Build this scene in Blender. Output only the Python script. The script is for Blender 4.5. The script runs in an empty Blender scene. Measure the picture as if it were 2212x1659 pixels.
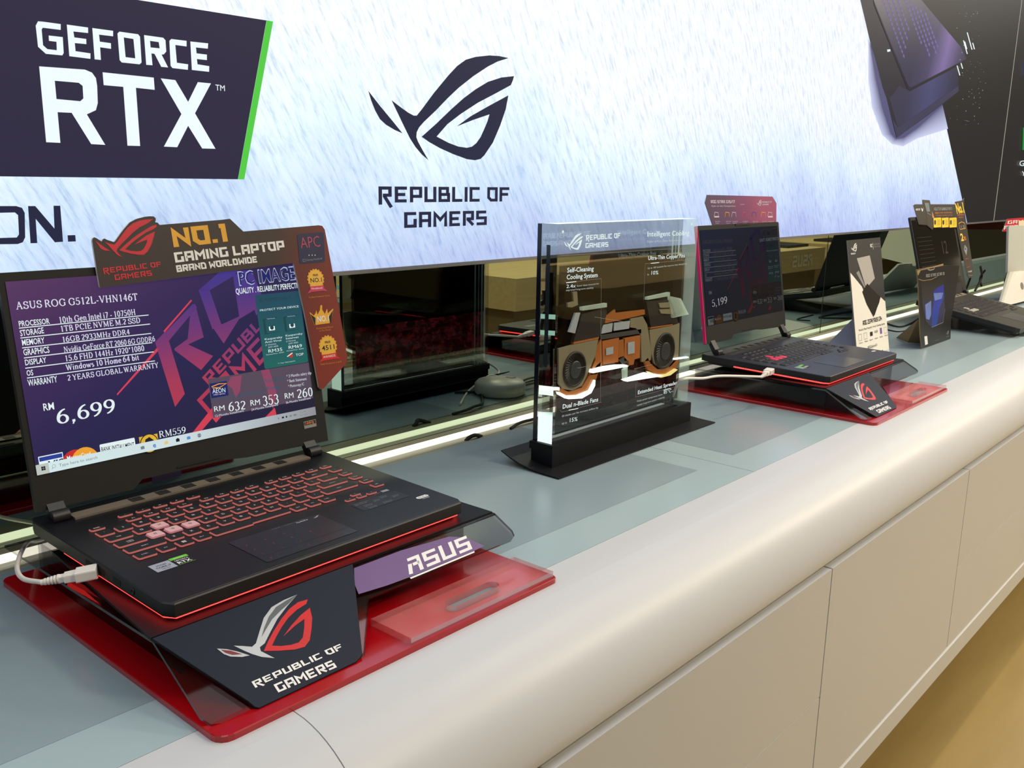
import bpy, bmesh, math, random
from mathutils import Vector, Matrix
from mathutils.geometry import tessellate_polygon
random.seed(7)
SC = bpy.context.scene
COL = SC.collection
# ------------------------------------------------------------------ camera
# world: X along the counter, Y into the wall, Z up; z = 0 is the counter top
CAM_H = 0.4295
FPX, PX0, PY0 = 2012.9, 1106.0, 829.5
_yaw, _pit, _rol = (math.radians(a) for a in (48.7182, 12.4971, -1.0506))
_f = Vector((math.sin(_yaw)*math.cos(_pit), math.cos(_yaw)*math.cos(_pit), -math.sin(_pit)))
_r0 = Vector((math.cos(_yaw), -math.sin(_yaw), 0))
_d0 = _f.cross(_r0)
_r = math.cos(_rol)*_r0 + math.sin(_rol)*_d0
_d = -math.sin(_rol)*_r0 + math.cos(_rol)*_d0
CAM = Vector((0, 0, CAM_H))
cd = bpy.data.cameras.new('camera')
cam = bpy.data.objects.new('camera', cd); COL.objects.link(cam)
cd.sensor_width = 36.0; cd.sensor_fit = 'HORIZONTAL'; cd.lens = FPX/2212.0*36.0
cd.clip_start = 0.02; cd.clip_end = 100
_m = Matrix((( _r.x, -_d.x, -_f.x, CAM.x), (_r.y, -_d.y, -_f.y, CAM.y), (_r.z, -_d.z, -_f.z, CAM.z), (0, 0, 0, 1)))
cam.matrix_world = _m
SC.camera = cam
# ------------------------------------------------------------------ colour management, world, lamps
SC.view_settings.view_transform = 'Standard'
SC.view_settings.look = 'None'
SC.view_settings.exposure = 0.0
SC.view_settings.gamma = 1.0
SC.view_settings.use_curve_mapping = False
SC.cycles.max_bounces = 14; SC.cycles.transparent_max_bounces = 24
SC.cycles.glossy_bounces = 6; SC.cycles.transmission_bounces = 10
SC.cycles.caustics_reflective = False; SC.cycles.caustics_refractive = False
SC.cycles.sample_clamp_indirect = 6.0
wld = bpy.data.worlds.new('world'); SC.world = wld; wld.use_nodes = True
wld.node_tree.nodes['Background'].inputs[0].default_value = (0.95, 0.90, 0.80, 1)
wld.node_tree.nodes['Background'].inputs[1].default_value = 0.16

def lamp(name, loc, size, power, color, target=None, spread=180, shape='DISK'):
    l = bpy.data.lights.new(name, 'AREA'); l.shape = shape; l.size = size; l.energy = power; l.color = color
    l.spread = math.radians(spread)
    o = bpy.data.objects.new(name, l); COL.objects.link(o); o.location = loc
    t = Vector(target) if target else Vector((loc[0], loc[1], -1))
    o.rotation_euler = (t - Vector(loc)).to_track_quat('-Z', 'Y').to_euler()
    return o
WARM = (1.0, 0.86, 0.62); NEUT = (0.97, 0.98, 1.0)
def strip_lamp(name, loc, sx, sy, power, color):
    o = lamp(name, loc, sx, power, color, shape='RECTANGLE'); o.data.size_y = sy; o.rotation_euler = (0, 0, 0); return o
strip_lamp('overhead_fill_light', (3.5, -0.10, 1.95), 11.0, 1.3, 80, NEUT)  # added wide fill light above the counter, not a ceiling fitting
for i, (x, y, p) in enumerate([(1.6, -1.3, 36), (3.4, -1.25, 46), (5.4, -1.3, 64), (7.8, -1.3, 56)]):
    lamp('aisle_downlight', (x, y, 1.93), 0.4, p, WARM)
for x, y, p in ((2.3, 0.36, 4.5), (4.2, 0.36, 5)):
    lamp('ceiling_downlight', (x, y, 1.93), 0.09, p, WARM, spread=110)

# ------------------------------------------------------------------ geometry helpers
def lin(c):
    c = c/255.0
    return c/12.92 if c <= 0.04045 else ((c+0.055)/1.055)**2.4
def C(r, g, b): return (lin(r), lin(g), lin(b), 1.0)

def ray(px, py):
    return (_r*((px-PX0)/FPX) + _d*((py-PY0)/FPX) + _f)

class Plane:
    """a flat face in the world: origin, two axes and its normal; px() finds the point of the face seen at a photo pixel"""
    def __init__(s, o, u, v, n=None):
        s.o = Vector(o); s.u = Vector(u).normalized(); s.v = Vector(v).normalized()
        s.n = Vector(n).normalized() if n else s.u.cross(s.v).normalized()
    def P(s, x, y, k=0.0): return s.o + s.u*x + s.v*y + s.n*k
    def px(s, a, b, k=0.0):
        d = ray(a, b); o = s.o + s.n*k
        t = (o-CAM).dot(s.n)/d.dot(s.n)
        q = CAM + d*t - o
        return (q.dot(s.u), q.dot(s.v))
    def off(s, k): return Plane(s.o + s.n*k, s.u, s.v, s.n)

class MB:
    def __init__(s): s.v = []; s.f = []; s.mats = []; s.inv = None
    def mi(s, m):
        if m not in s.mats: s.mats.append(m)
        return s.mats.index(m)
    def add(s, vs, fs, mat, smooth=False):
        b = len(s.v); s.v += [Vector(p) for p in vs]; k = s.mi(mat)
        for f in fs: s.f.append((tuple(b+i for i in f), k, smooth))
    def poly(s, pts, mat):
        s.add(pts, [tuple(range(len(pts)))], mat)
    def tess(s, pts, mat):
        pts = [Vector(p) for p in pts]
        s.add(pts, [tuple(t) for t in tessellate_polygon([pts])], mat)
    def box(s, lo, hi, mat, F=None):
        x0, y0, z0 = lo; x1, y1, z1 = hi
        vs = [(x0,y0,z0),(x1,y0,z0),(x1,y1,z0),(x0,y1,z0),(x0,y0,z1),(x1,y0,z1),(x1,y1,z1),(x0,y1,z1)]
        if F: vs = [F(*p) for p in vs]
        s.add(vs, [(3,2,1,0),(4,5,6,7),(0,1,5,4),(1,2,6,5),(2,3,7,6),(3,0,4,7)], mat)
    def bevbox(s, lo, hi, b, mat, F=None):
        x0, y0, z0 = lo; x1, y1, z1 = hi
        s.prism([(x0+b,y0),(x1-b,y0),(x1,y0+b),(x1,y1-b),(x1-b,y1),(x0+b,y1),(x0,y1-b),(x0,y0+b)], z0, z1, mat, F=F)
    def prism(s, out, z0, z1, mat, side=None, F=None, top=True, bottom=True, bev=0.0):
        """extrude a 2D outline (counter-clockwise) between z0 and z1; F maps (x,y,z) to a point"""
        F = F or (lambda x, y, z: Vector((x, y, z)))
        if sum(a[0]*b[1]-b[0]*a[1] for a, b in zip(out, out[1:]+out[:1])) < 0: out = out[::-1]
        n = len(out); side = side or mat
        lo = [F(x, y, z0) for x, y in out]
        if bev:
            ins = inset(out, bev)
            rings = [lo, [F(x, y, z1-bev) for x, y in out], [F(x, y, z1) for x, y in ins]]
        else: rings = [lo, [F(x, y, z1) for x, y in out]]
        tri = [tuple(t) for t in tessellate_polygon([[Vector((x, y, 0)) for x, y in out]])]
        tri = [t if area2([out[i] for i in t]) > 0 else t[::-1] for t in tri]
        if bottom: s.add(rings[0], [t[::-1] for t in tri], mat)
        if top: s.add(rings[-1], tri, mat)
        for a, b in zip(rings, rings[1:]):
            s.add(a+b, [(i, (i+1)%n, n+(i+1)%n, n+i) for i in range(n)], side)
    def tube(s, pts, r, mat, n=8, caps=True, smooth=True):
        pts = [Vector(p) for p in pts]; rings = []
        rr = r if isinstance(r, (list, tuple)) else [r]*len(pts)
        t0 = (pts[1]-pts[0]).normalized(); a = t0.orthogonal().normalized()
        for i, p in enumerate(pts):
            t = (pts[min(i+1, len(pts)-1)]-pts[max(i-1, 0)]).normalized()
            a = (a - t*a.dot(t)).normalized(); b = t.cross(a)
            rings.append([p+(a*math.cos(2*math.pi*k/n)+b*math.sin(2*math.pi*k/n))*rr[i] for k in range(n)])
        vs = [q for g in rings for q in g]; fs = []
        for i in range(len(pts)-1):
            for k in range(n): fs.append((i*n+k, i*n+(k+1)%n, (i+1)*n+(k+1)%n, (i+1)*n+k))
        s.add(vs, fs, mat, smooth)
        if caps:
            s.add(rings[0], [tuple(range(n))[::-1]], mat); s.add(rings[-1], [tuple(range(n))], mat)
    def lathe(s, prof, mat, F=None, n=28, smooth=True):
        """profile of (radius, height) spun about local z"""
        F = F or (lambda x, y, z: Vector((x, y, z)))
        vs = []; fs = []
        for r, h in prof:
            for k in range(n):
                a = 2*math.pi*k/n; vs.append(F(r*math.cos(a), r*math.sin(a), h))
        for i in range(len(prof)-1):
            for k in range(n): fs.append((i*n+k, i*n+(k+1)%n, (i+1)*n+(k+1)%n, (i+1)*n+k))
        s.add(vs, fs, mat, smooth)
    def build(s, name, parent=None, kind=None, label=None):
        me = bpy.data.meshes.new(name)
        vs = s.v
        if s.inv is not None: vs = [s.inv @ p for p in vs]
        me.from_pydata([tuple(p) for p in vs], [], [f[0] for f in s.f])
        for m in s.mats: me.materials.append(m)
        me.polygons.foreach_set('material_index', [f[1] for f in s.f])
        me.polygons.foreach_set('use_smooth', [f[2] for f in s.f])
        me.update()
        o = bpy.data.objects.new(name, me); COL.objects.link(o)
        if parent: o.parent = parent
        if kind: o['kind'] = kind
        if label: o['label'] = label
        return o

def area2(p): return sum(a[0]*b[1]-b[0]*a[1] for a, b in zip(p, p[1:]+p[:1]))
def inset(out, d):
    n = len(out); r = []
    for i in range(n):
        p0, p1, p2 = (Vector(out[(i+k)%n]) for k in (-1, 0, 1))
        a = (p1-p0).normalized(); b = (p2-p1).normalized()
        na = Vector((-a.y, a.x)); nb = Vector((-b.y, b.x)); m = na+nb
        m = m/max(m.dot(m)/2, 0.3)
        r.append(tuple(p1+m*d))
    return r
def rrect(x0, y0, x1, y1, r, n=5):
    """rectangle with rounded corners; r may be four radii (bl, br, tr, tl)"""
    if not isinstance(r, (list, tuple)): r = (r,)*4
    pts = []
    for (cx, cy, a0, rad) in ((x0, y0, 180, r[0]), (x1, y0, 270, r[1]), (x1, y1, 0, r[2]), (x0, y1, 90, r[3])):
        sx = 1 if cx == x0 else -1; sy = 1 if cy == y0 else -1
        if rad <= 0: pts.append((cx, cy)); continue
        for k in range(n+1):
            a = math.radians(a0+90*k/n)
            pts.append((cx+sx*rad+rad*math.cos(a), cy+sy*rad+rad*math.sin(a)))
    return pts
def disc(cx, cy, r, n=24, ry=None):
    ry = ry or r
    return [(cx+r*math.cos(2*math.pi*k/n), cy+ry*math.sin(2*math.pi*k/n)) for k in range(n)]
def smooth_path(pts, n=8):
    pts = [Vector(p) for p in pts]; out = []
    q = [pts[0]*2-pts[1]]+pts+[pts[-1]*2-pts[-2]]
    for i in range(1, len(q)-2):
        for k in range(n):
            t = k/n; a, b, c, d = q[i-1:i+3]
            out.append(0.5*((2*b)+(c-a)*t+(2*a-5*b+4*c-d)*t*t+(3*b-a-3*c+d)*t**3))
    out.append(pts[-1]); return out

def thing(name, label, cat, M=None, loc=None, group=None):
    o = bpy.data.objects.new(name, None); COL.objects.link(o); o.empty_display_size = 0.05
    if M: o.matrix_world = M
    if loc: o.location = loc
    o['label'] = label; o['category'] = cat
    if group: o['group'] = group
    return o
def tag(o, label, cat, group=None):
    o['label'] = label; o['category'] = cat
    if group: o['group'] = group
    return o

# ------------------------------------------------------------------ materials
def new_mat(name):
    m = bpy.data.materials.new(name); m.use_nodes = True
    return m, m.node_tree.nodes, m.node_tree.links, m.node_tree.nodes['Principled BSDF']
_pm = {}
def mat(name, col, rough=0.5, metal=0.0, spec=0.5, noise=0.0, scale=40.0, coat=0.0, bump=0.0, stretch=None):
    if name in _pm: return _pm[name]
    m, N, L, b = new_mat(name)
    b.inputs['Base Color'].default_value = col; b.inputs['Roughness'].default_value = rough
    b.inputs['Metallic'].default_value = metal; b.inputs['Specular IOR Level'].default_value = spec
    b.inputs['Coat Weight'].default_value = coat; b.inputs['Coat Roughness'].default_value = 0.05
    if noise or bump:
        tc = N.new('ShaderNodeTexCoord'); mp = N.new('ShaderNodeMapping'); nz = N.new('ShaderNodeTexNoise')
        L.new(tc.outputs['Object'], mp.inputs['Vector']); L.new(mp.outputs['Vector'], nz.inputs['Vector'])
        if stretch: mp.inputs['Scale'].default_value = stretch
        nz.inputs['Scale'].default_value = scale; nz.inputs['Detail'].default_value = 5
        if noise:
            r = N.new('ShaderNodeMix'); r.data_type = 'RGBA'
            r.inputs[6].default_value = tuple(c*(1-noise) for c in col[:3])+(1,)
            r.inputs[7].default_value = tuple(min(1, c*(1+noise)) for c in col[:3])+(1,)
            L.new(nz.outputs['Fac'], r.inputs[0]); L.new(r.outputs[2], b.inputs['Base Color'])
        if bump:
            bp = N.new('ShaderNodeBump'); bp.inputs['Strength'].default_value = bump; bp.inputs['Distance'].default_value = 0.001
            L.new(nz.outputs['Fac'], bp.inputs['Height']); L.new(bp.outputs['Normal'], b.inputs['Normal'])
    _pm[name] = m; return m
def glow(name, col, strength=1.0):
    if name in _pm: return _pm[name]
    m, N, L, b = new_mat(name)
    b.inputs['Base Color'].default_value = (0.006, 0.006, 0.006, 1); b.inputs['Roughness'].default_value = 0.4; b.inputs['Specular IOR Level'].default_value = 0.15
    b.inputs['Emission Color'].default_value = col; b.inputs['Emission Strength'].default_value = strength
    _pm[name] = m; return m
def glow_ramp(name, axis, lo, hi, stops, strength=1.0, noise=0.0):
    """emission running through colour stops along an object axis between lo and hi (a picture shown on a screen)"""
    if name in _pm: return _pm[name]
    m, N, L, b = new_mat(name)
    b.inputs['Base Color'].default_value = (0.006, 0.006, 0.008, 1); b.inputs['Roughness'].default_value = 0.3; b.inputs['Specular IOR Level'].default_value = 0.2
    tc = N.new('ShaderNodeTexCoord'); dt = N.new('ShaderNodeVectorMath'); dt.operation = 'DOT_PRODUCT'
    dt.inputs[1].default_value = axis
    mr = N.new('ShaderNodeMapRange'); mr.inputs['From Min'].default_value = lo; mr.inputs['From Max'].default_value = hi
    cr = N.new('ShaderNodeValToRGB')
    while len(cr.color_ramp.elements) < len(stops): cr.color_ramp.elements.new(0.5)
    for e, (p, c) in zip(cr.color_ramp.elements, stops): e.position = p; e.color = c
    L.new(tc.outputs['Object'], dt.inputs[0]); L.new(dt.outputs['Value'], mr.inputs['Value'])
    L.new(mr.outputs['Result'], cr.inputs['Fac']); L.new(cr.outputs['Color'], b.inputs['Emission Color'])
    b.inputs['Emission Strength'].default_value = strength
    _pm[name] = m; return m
def clear(name, tint, gloss=0.06, rough=0.03, edge=0.5):
    """thin clear acrylic sheet: lets light straight through with a tint and mirrors more at grazing angles"""
    if name in _pm: return _pm[name]
    m, N, L, b = new_mat(name); N.remove(b)
    out = N['Material Output']; tr = N.new('ShaderNodeBsdfTransparent'); gl = N.new('ShaderNodeBsdfGlossy')
    tr.inputs['Color'].default_value = tint; gl.inputs['Roughness'].default_value = rough
    lw = N.new('ShaderNodeLayerWeight'); lw.inputs['Blend'].default_value = 0.35
    mr = N.new('ShaderNodeMapRange'); mr.inputs['To Min'].default_value = gloss; mr.inputs['To Max'].default_value = edge
    mx = N.new('ShaderNodeMixShader')
    L.new(lw.outputs['Fresnel'], mr.inputs['Value']); L.new(mr.outputs['Result'], mx.inputs['Fac'])
    L.new(tr.outputs[0], mx.inputs[1]); L.new(gl.outputs[0], mx.inputs[2]); L.new(mx.outputs[0], out.inputs['Surface'])
    _pm[name] = m; return m

def frosted(name, col, clearness=0.5):
    """cut acrylic edge: partly see-through, partly scattering"""
    if name in _pm: return _pm[name]
    m, N, L, b = new_mat(name); N.remove(b)
    tr = N.new('ShaderNodeBsdfTransparent'); df = N.new('ShaderNodeBsdfDiffuse'); tl = N.new('ShaderNodeBsdfTranslucent'); ad = N.new('ShaderNodeAddShader'); mx = N.new('ShaderNodeMixShader')
    tc = N.new('ShaderNodeTexCoord'); nz = N.new('ShaderNodeTexNoise'); nz.inputs['Scale'].default_value = 25; mr = N.new('ShaderNodeMapRange'); mr.inputs['To Min'].default_value = 1-clearness-.12; mr.inputs['To Max'].default_value = 1-clearness+.12
    for n_ in (df, tl): n_.inputs['Color'].default_value = col
    L.new(tc.outputs['Object'], nz.inputs['Vector']); L.new(nz.outputs['Fac'], mr.inputs['Value']); L.new(mr.outputs['Result'], mx.inputs[0])
    L.new(df.outputs[0], ad.inputs[0]); L.new(tl.outputs[0], ad.inputs[1]); L.new(tr.outputs[0], mx.inputs[1]); L.new(ad.outputs[0], mx.inputs[2]); L.new(mx.outputs[0], N['Material Output'].inputs['Surface'])
    _pm[name] = m; return m

# ------------------------------------------------------------------ lettering
# angular stroke letters: centre lines on a 10-high cell
ROG = {
 'A': ([[(1,0),(1,9),(6.5,9),(6.5,0)],[(1,4.3),(6.5,4.3)]],7.5), 'B': ([[(1,5),(5.8,5),(5.8,9),(1,9),(1,1),(6.5,1),(6.5,5),(5.8,5)]],7.5),
 'C': ([[(7,9),(1,9),(1,1),(7,1)]],7.4), 'D': ([[(1,1),(1,9),(5,9),(6.5,7.2),(6.5,1),(0.2,1)]],7.5), 'E': ([[(7.2,9),(1,9),(1,1),(7,1)],[(1,5),(6.2,5)]],7.6),
 'F': ([[(7.2,9),(1,9),(1,0)],[(1,5),(6.4,5)]],7.2), 'G': ([[(7.2,9),(1,9),(1,1),(6.5,1),(6.5,5.6)]],7.5), 'H': ([[(1,0),(1,10)],[(6.5,0),(6.5,10)],[(1,5),(6.5,5)]],7.5),
 'I': ([[(1,0),(1,10)]],2.0), 'J': ([[(5.5,10),(5.5,1),(0,1)]],6.5), 'K': ([[(1,0),(1,10)],[(6.6,9.6),(2,5),(6.8,0.3)]],7.4), 'L': ([[(1,10),(1,1),(6.8,1)]],7.0),
 'M': ([[(1,0),(1,8.6),(4.4,4.6),(7.8,8.6),(7.8,0)]],8.8), 'N': ([[(1,0),(1,8.4),(6.5,1.8),(6.5,10)]],7.5), 'O': ([[(6.5,5),(6.5,9),(1,9),(1,2.8),(2.8,1),(6.5,1),(6.5,5)]],7.5),
 'P': ([[(1,0),(1,9),(6.5,9),(6.5,3.8),(1,3.8)]],7.5), 'Q': ([[(6.5,5),(6.5,9),(1,9),(1,1),(6.5,1),(6.5,5)],[(4.5,3),(7,-0.6)]],7.5),
 'R': ([[(1,0),(1,9),(6.5,9),(6.5,4.6),(2.4,4.6)],[(3.4,4.2),(7,0.3)]],7.6), 'r': ([[(1,-1.2),(1,9),(6.5,9),(6.5,4.6),(2.4,4.6)],[(3.2,4.2),(7.2,-3)]],7.9),
 'S': ([[(7,9),(1,9),(1,5),(6.5,5),(6.5,1),(0.4,1)]],7.5), 'T': ([[(0,9),(7,9)],[(3.5,9),(3.5,0)]],7.0), 'U': ([[(1,10),(1,1),(6.5,1),(6.5,10)]],7.5),
 'V': ([[(0.8,10),(3.8,0.8),(6.8,10)]],7.6), 'W': ([[(0.8,10),(1.6,1.2),(4.4,5.6),(7.2,1.2),(8,10)]],8.8), 'X': ([[(0.6,10),(6.8,0)],[(6.8,10),(0.6,0)]],7.4),
 'Y': ([[(0.6,10),(3.7,5),(6.8,10)],[(3.7,5),(3.7,0)]],7.4), 'Z': ([[(0.3,9),(6.4,9),(0.9,1),(7,1)]],7.3),
 '0': ([[(6.5,5),(6.5,9),(1,9),(1,1),(6.5,1),(6.5,5)]],7.5), '1': ([[(0.3,9),(2.2,9),(2.2,0)]],3.3), '2': ([[(0.4,9),(6.5,9),(6.5,5),(1,5),(1,1),(7,1)]],7.5),
 '3': ([[(0.4,9),(6.5,9),(6.5,1),(0.4,1)],[(1.4,5),(6.5,5)]],7.5), '4': ([[(1,10),(1,4),(7.2,4)],[(5.6,7),(5.6,0)]],7.6), '5': ([[(7,9),(1,9),(1,5),(6.5,5),(6.5,1),(0.4,1)]],7.5),
 '6': ([[(6.8,9),(1,9),(1,1),(6.5,1),(6.5,5),(1,5)]],7.5), '7': ([[(0.4,9),(6.5,9),(3.4,0)]],7.2), '8': ([[(6.5,5),(6.5,9),(1,9),(1,1),(6.5,1),(6.5,5),(1,5)]],7.5),
 '9': ([[(6.5,5),(1,5),(1,9),(6.5,9),(6.5,1),(0.8,1)]],7.5), '.': ([[(1,0),(1,2)]],2.2), ',': ([[(1,2),(0.7,-1.4)]],2.2), '-': ([[(0.6,5),(4,5)]],4.6), '/': ([[(0.4,-0.5),(4.6,10.5)]],5.2),
 'g': ([[(6.8,9),(1,9),(1,2.8),(2.8,1),(6.5,1),(6.5,5),(3.9,5)]],7.5), 'a': ([[(0.9,0),(1.9,6.2)],[(1.4,9),(6.5,9),(6.5,0)],[(3.2,5.2),(6.5,5.2)]],7.5),
}
def _arc(cx, cy, rx, ry, a0, a1, n=14):
    return [(cx+rx*math.cos(math.radians(a0+(a1-a0)*k/n)), cy+ry*math.sin(math.radians(a0+(a1-a0)*k/n))) for k in range(n+1)]
def _v(x, y0=0.0, y1=10.0): return [(x, y0), (x, y1)]
def _s(x, y, w=1.25): return ('t', [(x-w, y), (x+w, y)])
# book letters with thick and thin strokes: entries are a polyline (pen widths by direction) or ('t', line) for a hairline
SER = {
 'A': ([('t',[(1,0.2),(4.1,10)]),[(4.1,10),(7.2,0.2)],('t',[(2.1,3.5),(6,3.5)]),_s(1,0.25),_s(7.2,0.25)],8.4),
 'B': ([_v(1.8),_arc(3.6,7.6,2.4,2.3,90,-90),_arc(3.8,2.7,2.9,2.6,90,-90),('t',[(1,9.75),(3.8,9.75)]),('t',[(1,0.25),(4,0.25)]),('t',[(1.8,5.3),(3.8,5.3)])],7.6),
 'C': ([_arc(5,5,3.9,4.8,45,315,22),_v(8,6.8,9.4)],9.0), 'D': ([_v(1.8),_arc(3.6,5,4,4.75,90,-90,18),('t',[(0.8,9.75),(3.8,9.75)]),('t',[(0.8,0.25),(3.8,0.25)])],8.6),
 'E': ([_v(1.8),('t',[(0.8,9.75),(6.8,9.75)]),('t',[(0.8,0.25),(7,0.25)]),('t',[(1.8,5.1),(5,5.1)]),_v(6.7,8.2,9.8),_v(6.9,0.2,2.0),_v(5,4.2,6)],7.6),
 'F': ([_v(1.8),('t',[(0.8,9.75),(6.8,9.75)]),('t',[(1.8,5.1),(5,5.1)]),_s(1.8,0.25),_v(6.6,8.2,9.8),_v(5,4.2,6)],7.0),
 'G': ([_arc(5,5,3.9,4.8,45,335,22),_v(8,0.8,4.6),_s(8,4.7,1.1),_v(8,7,9.4)],9.6), 'H': ([_v(1.8),_v(7.4),('t',[(1.8,5.1),(7.4,5.1)]),_s(1.8,0.25),_s(7.4,0.25),_s(1.8,9.75),_s(7.4,9.75)],9.2),
 'I': ([_v(1.6),_s(1.6,0.25),_s(1.6,9.75)],3.2), 'L': ([_v(1.8),_s(1.8,9.75),('t',[(0.8,0.25),(6.8,0.25)]),_v(6.8,0.2,2.2)],7.4),
 'M': ([('t',_v(1.6)),[(1.8,10),(5.3,0.6)],('t',[(5.3,0.6),(8.8,10)]),_v(9,0,10),_s(1.6,0.25,1),_s(9,0.25),_s(1.3,9.75,.8),_s(9.4,9.75,.8)],10.8),
 'N': ([('t',_v(1.6)),[(1.7,10),(7.4,0.3)],('t',_v(7.5)),_s(1.6,0.25),_s(1.2,9.75,.8),_s(7.5,9.75)],9.2), 'O': ([_arc(4.9,5,4,4.8,0,360,28)],9.8),
 'P': ([_v(1.8),_arc(3.6,7.2,2.8,2.6,90,-90),('t',[(1,9.75),(3.6,9.75)]),('t',[(1.8,4.6),(3.6,4.6)]),_s(1.8,0.25)],7.2),
 'R': ([_v(1.8),_arc(3.6,7.4,2.6,2.4,90,-90),('t',[(1,9.75),(3.6,9.75)]),('t',[(1.8,5),(3.6,5)]),[(4.2,4.9),(7.4,0.3)],_s(1.8,0.25),_s(7.6,0.25,.8)],8.4),
 'S': ([_arc(3.6,7.4,2.4,2.3,40,250,14)+_arc(3.7,2.7,2.7,2.5,80,-140,14),_v(5.9,7.2,9.6),_v(1,0.4,3)],7.0), 'T': ([_v(3.7),('t',[(0.4,9.75),(7,9.75)]),_s(3.7,0.25),_v(0.5,8,9.8),_v(6.9,8,9.8)],7.4),
 'U': ([_v(1.8,3.5,10),_arc(4.6,3.4,2.8,3.2,180,360),('t',_v(7.4,3.4,10)),_s(1.8,9.75),_s(7.4,9.75)],9.0), 'V': ([[(1,9.8),(4.1,0.2)],('t',[(4.1,0.2),(7.2,9.8)]),_s(1,9.75),_s(7.2,9.75)],8.2),
 'W': ([[(0.9,9.8),(3.4,0.2)],('t',[(3.4,0.2),(5.6,9.8)]),[(5.4,9.8),(7.9,0.2)],('t',[(7.9,0.2),(10.2,9.8)]),_s(0.9,9.75,1),_s(10.2,9.75,1)],11.2),
 'Y': ([[(1,9.8),(4,4.6)],('t',[(4,4.6),(7,9.8)]),_v(4,0,4.8),_s(4,0.25),_s(1,9.75,1),_s(7,9.75,1)],8.0),
 '0': ([_arc(3.2,5,2.3,4.8,0,360,26)],6.4), '1': ([_v(3.2),('t',[(1.6,8.6),(3.2,9.8)]),_s(3.2,0.25)],6.0), '2': ([_arc(3,7.3,2.3,2.4,160,-30,14)+[(0.9,0.8)],('t',[(0.7,0.5),(5.4,0.5)]),('t',[(0.7,0.9),(5.5,0.9)])],6.3),
 '3': ([_arc(2.8,7.5,2.1,2.2,150,-80,14),_arc(2.8,2.7,2.5,2.6,85,-150,16)],6.2), '4': ([_v(4.2),('t',[(4.2,9.8),(0.6,3)]),('t',[(0.5,2.9),(6,2.9)])],6.6),
 '5': ([('t',[(1.5,9.7),(5.4,9.7)]),('t',[(1.5,9.8),(1.1,5.4)]),_arc(2.7,3.2,2.7,2.9,120,-150,16)],6.3), '6': ([_arc(3.2,3.1,2.4,2.95,0,360,22),_arc(5.6,3.4,4.8,6.6,95,180,12)],6.5),
 '7': ([('t',[(0.7,9.6),(5.6,9.6)]),('t',[(0.7,9.2),(5.6,9.2)]),[(5.4,9.5),(2.4,0)]],6.1), '8': ([_arc(3.2,7.5,2,2.2,0,360,20),_arc(3.2,2.7,2.5,2.6,0,360,22)],6.5),
 '9': ([_arc(3.2,6.8,2.4,2.95,0,360,22),_arc(0.8,6.6,4.8,6.6,-85,0,12)],6.5), ',': ([[(1.3,1.2),(1.2,-0.6)],('t',[(1.3,-0.2),(0.6,-2)])],2.8), '.': ([[(1.2,0),(1.2,1.3)]],2.6),
 '-': ([('t',[(0.6,3.6),(3.4,3.6)]),('t',[(0.6,3.2),(3.4,3.2)])],4.0), '*': ([('t',[(2.2,9.8),(2.2,6.2)]),('t',[(0.8,8.9),(3.6,7.1)]),('t',[(3.6,8.9),(0.8,7.1)])],4.4),
 'a': ([_arc(2.6,4.5,1.9,1.9,150,0,10)+[(4.5,0.6)],_arc(2.6,1.9,1.8,1.7,70,330,14),_s(4.9,0.3,.6)],5.6), 'b': ([_v(1.3),_arc(3.2,3.2,2,3,0,360,20),_s(0.9,9.75,.6)],6.0), 'c': ([_arc(3,3.2,2.2,3,45,315,16)],5.2),
 'd': ([_v(4.9),_arc(2.9,3.2,2,3,0,360,20),_s(4.4,9.75,.7),_s(5.3,0.25,.6)],6.4), 'e': ([_arc(2.9,3.2,2.2,3,0,320,20),('t',[(0.8,3.5),(5,3.5)])],5.6), 'h': ([_v(1.4),_arc(3.2,4.6,1.9,1.7,150,0,10),_v(5.1,0,4.7),_s(1.4,0.25,1),_s(5.1,0.25,1),_s(0.9,9.75,.6)],6.6),
 'i': ([_v(1.4,0,6.4),_s(1.4,0.25,1),_s(0.9,6.2,.6),_v(1.4,8.2,9.4)],2.9), 'l': ([_v(1.4),_s(1.4,0.25,1),_s(0.9,9.75,.6)],2.9), 'm': ([_v(1.4,0,6.4),_arc(2.9,4.6,1.6,1.7,150,0,8),_v(4.5,0,4.7),_arc(6,4.6,1.6,1.7,150,0,8),_v(7.6,0,4.7),_s(1.4,0.25,1),_s(4.5,0.25,1),_s(7.6,0.25,1)],9.0),
 'n': ([_v(1.4,0,6.4),_arc(3.2,4.6,1.9,1.7,150,0,10),_v(5.1,0,4.7),_s(1.4,0.25,1),_s(5.1,0.25,1),_s(0.9,6.2,.6)],6.6), 'o': ([_arc(3.1,3.2,2.3,3,0,360,22)],6.2), 'r': ([_v(1.4,0,6.4),_arc(3.4,4.4,2,1.9,165,60,6),_s(1.4,0.25,1)],4.4),
 's': ([_arc(2.3,4.8,1.5,1.4,40,250,10)+_arc(2.4,1.8,1.7,1.5,80,-140,10)],4.5), 't': ([_v(1.7,1,8.2),('t',[(0.5,6.2),(3.2,6.2)]),_arc(2.8,1.2,1.1,0.9,180,300,6)],3.6), 'v': ([[(0.7,6.2),(3,0.2)],('t',[(3,0.2),(5.2,6.2)]),_s(0.7,6.2,.8),_s(5.2,6.2,.8)],5.9),
 'w': ([[(0.7,6.2),(2.6,0.2)],('t',[(2.6,0.2),(4.2,6.2)]),[(4.2,6.2),(6.1,0.2)],('t',[(6.1,0.2),(7.7,6.2)]),_s(0.7,6.2,.8),_s(7.8,6.2,.8)],8.5), 'z': ([('t',[(0.6,6),(4.6,6)]),[(4.4,6),(0.8,0.4)],('t',[(0.6,0.3),(4.8,0.3)])],5.3),
}
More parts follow.
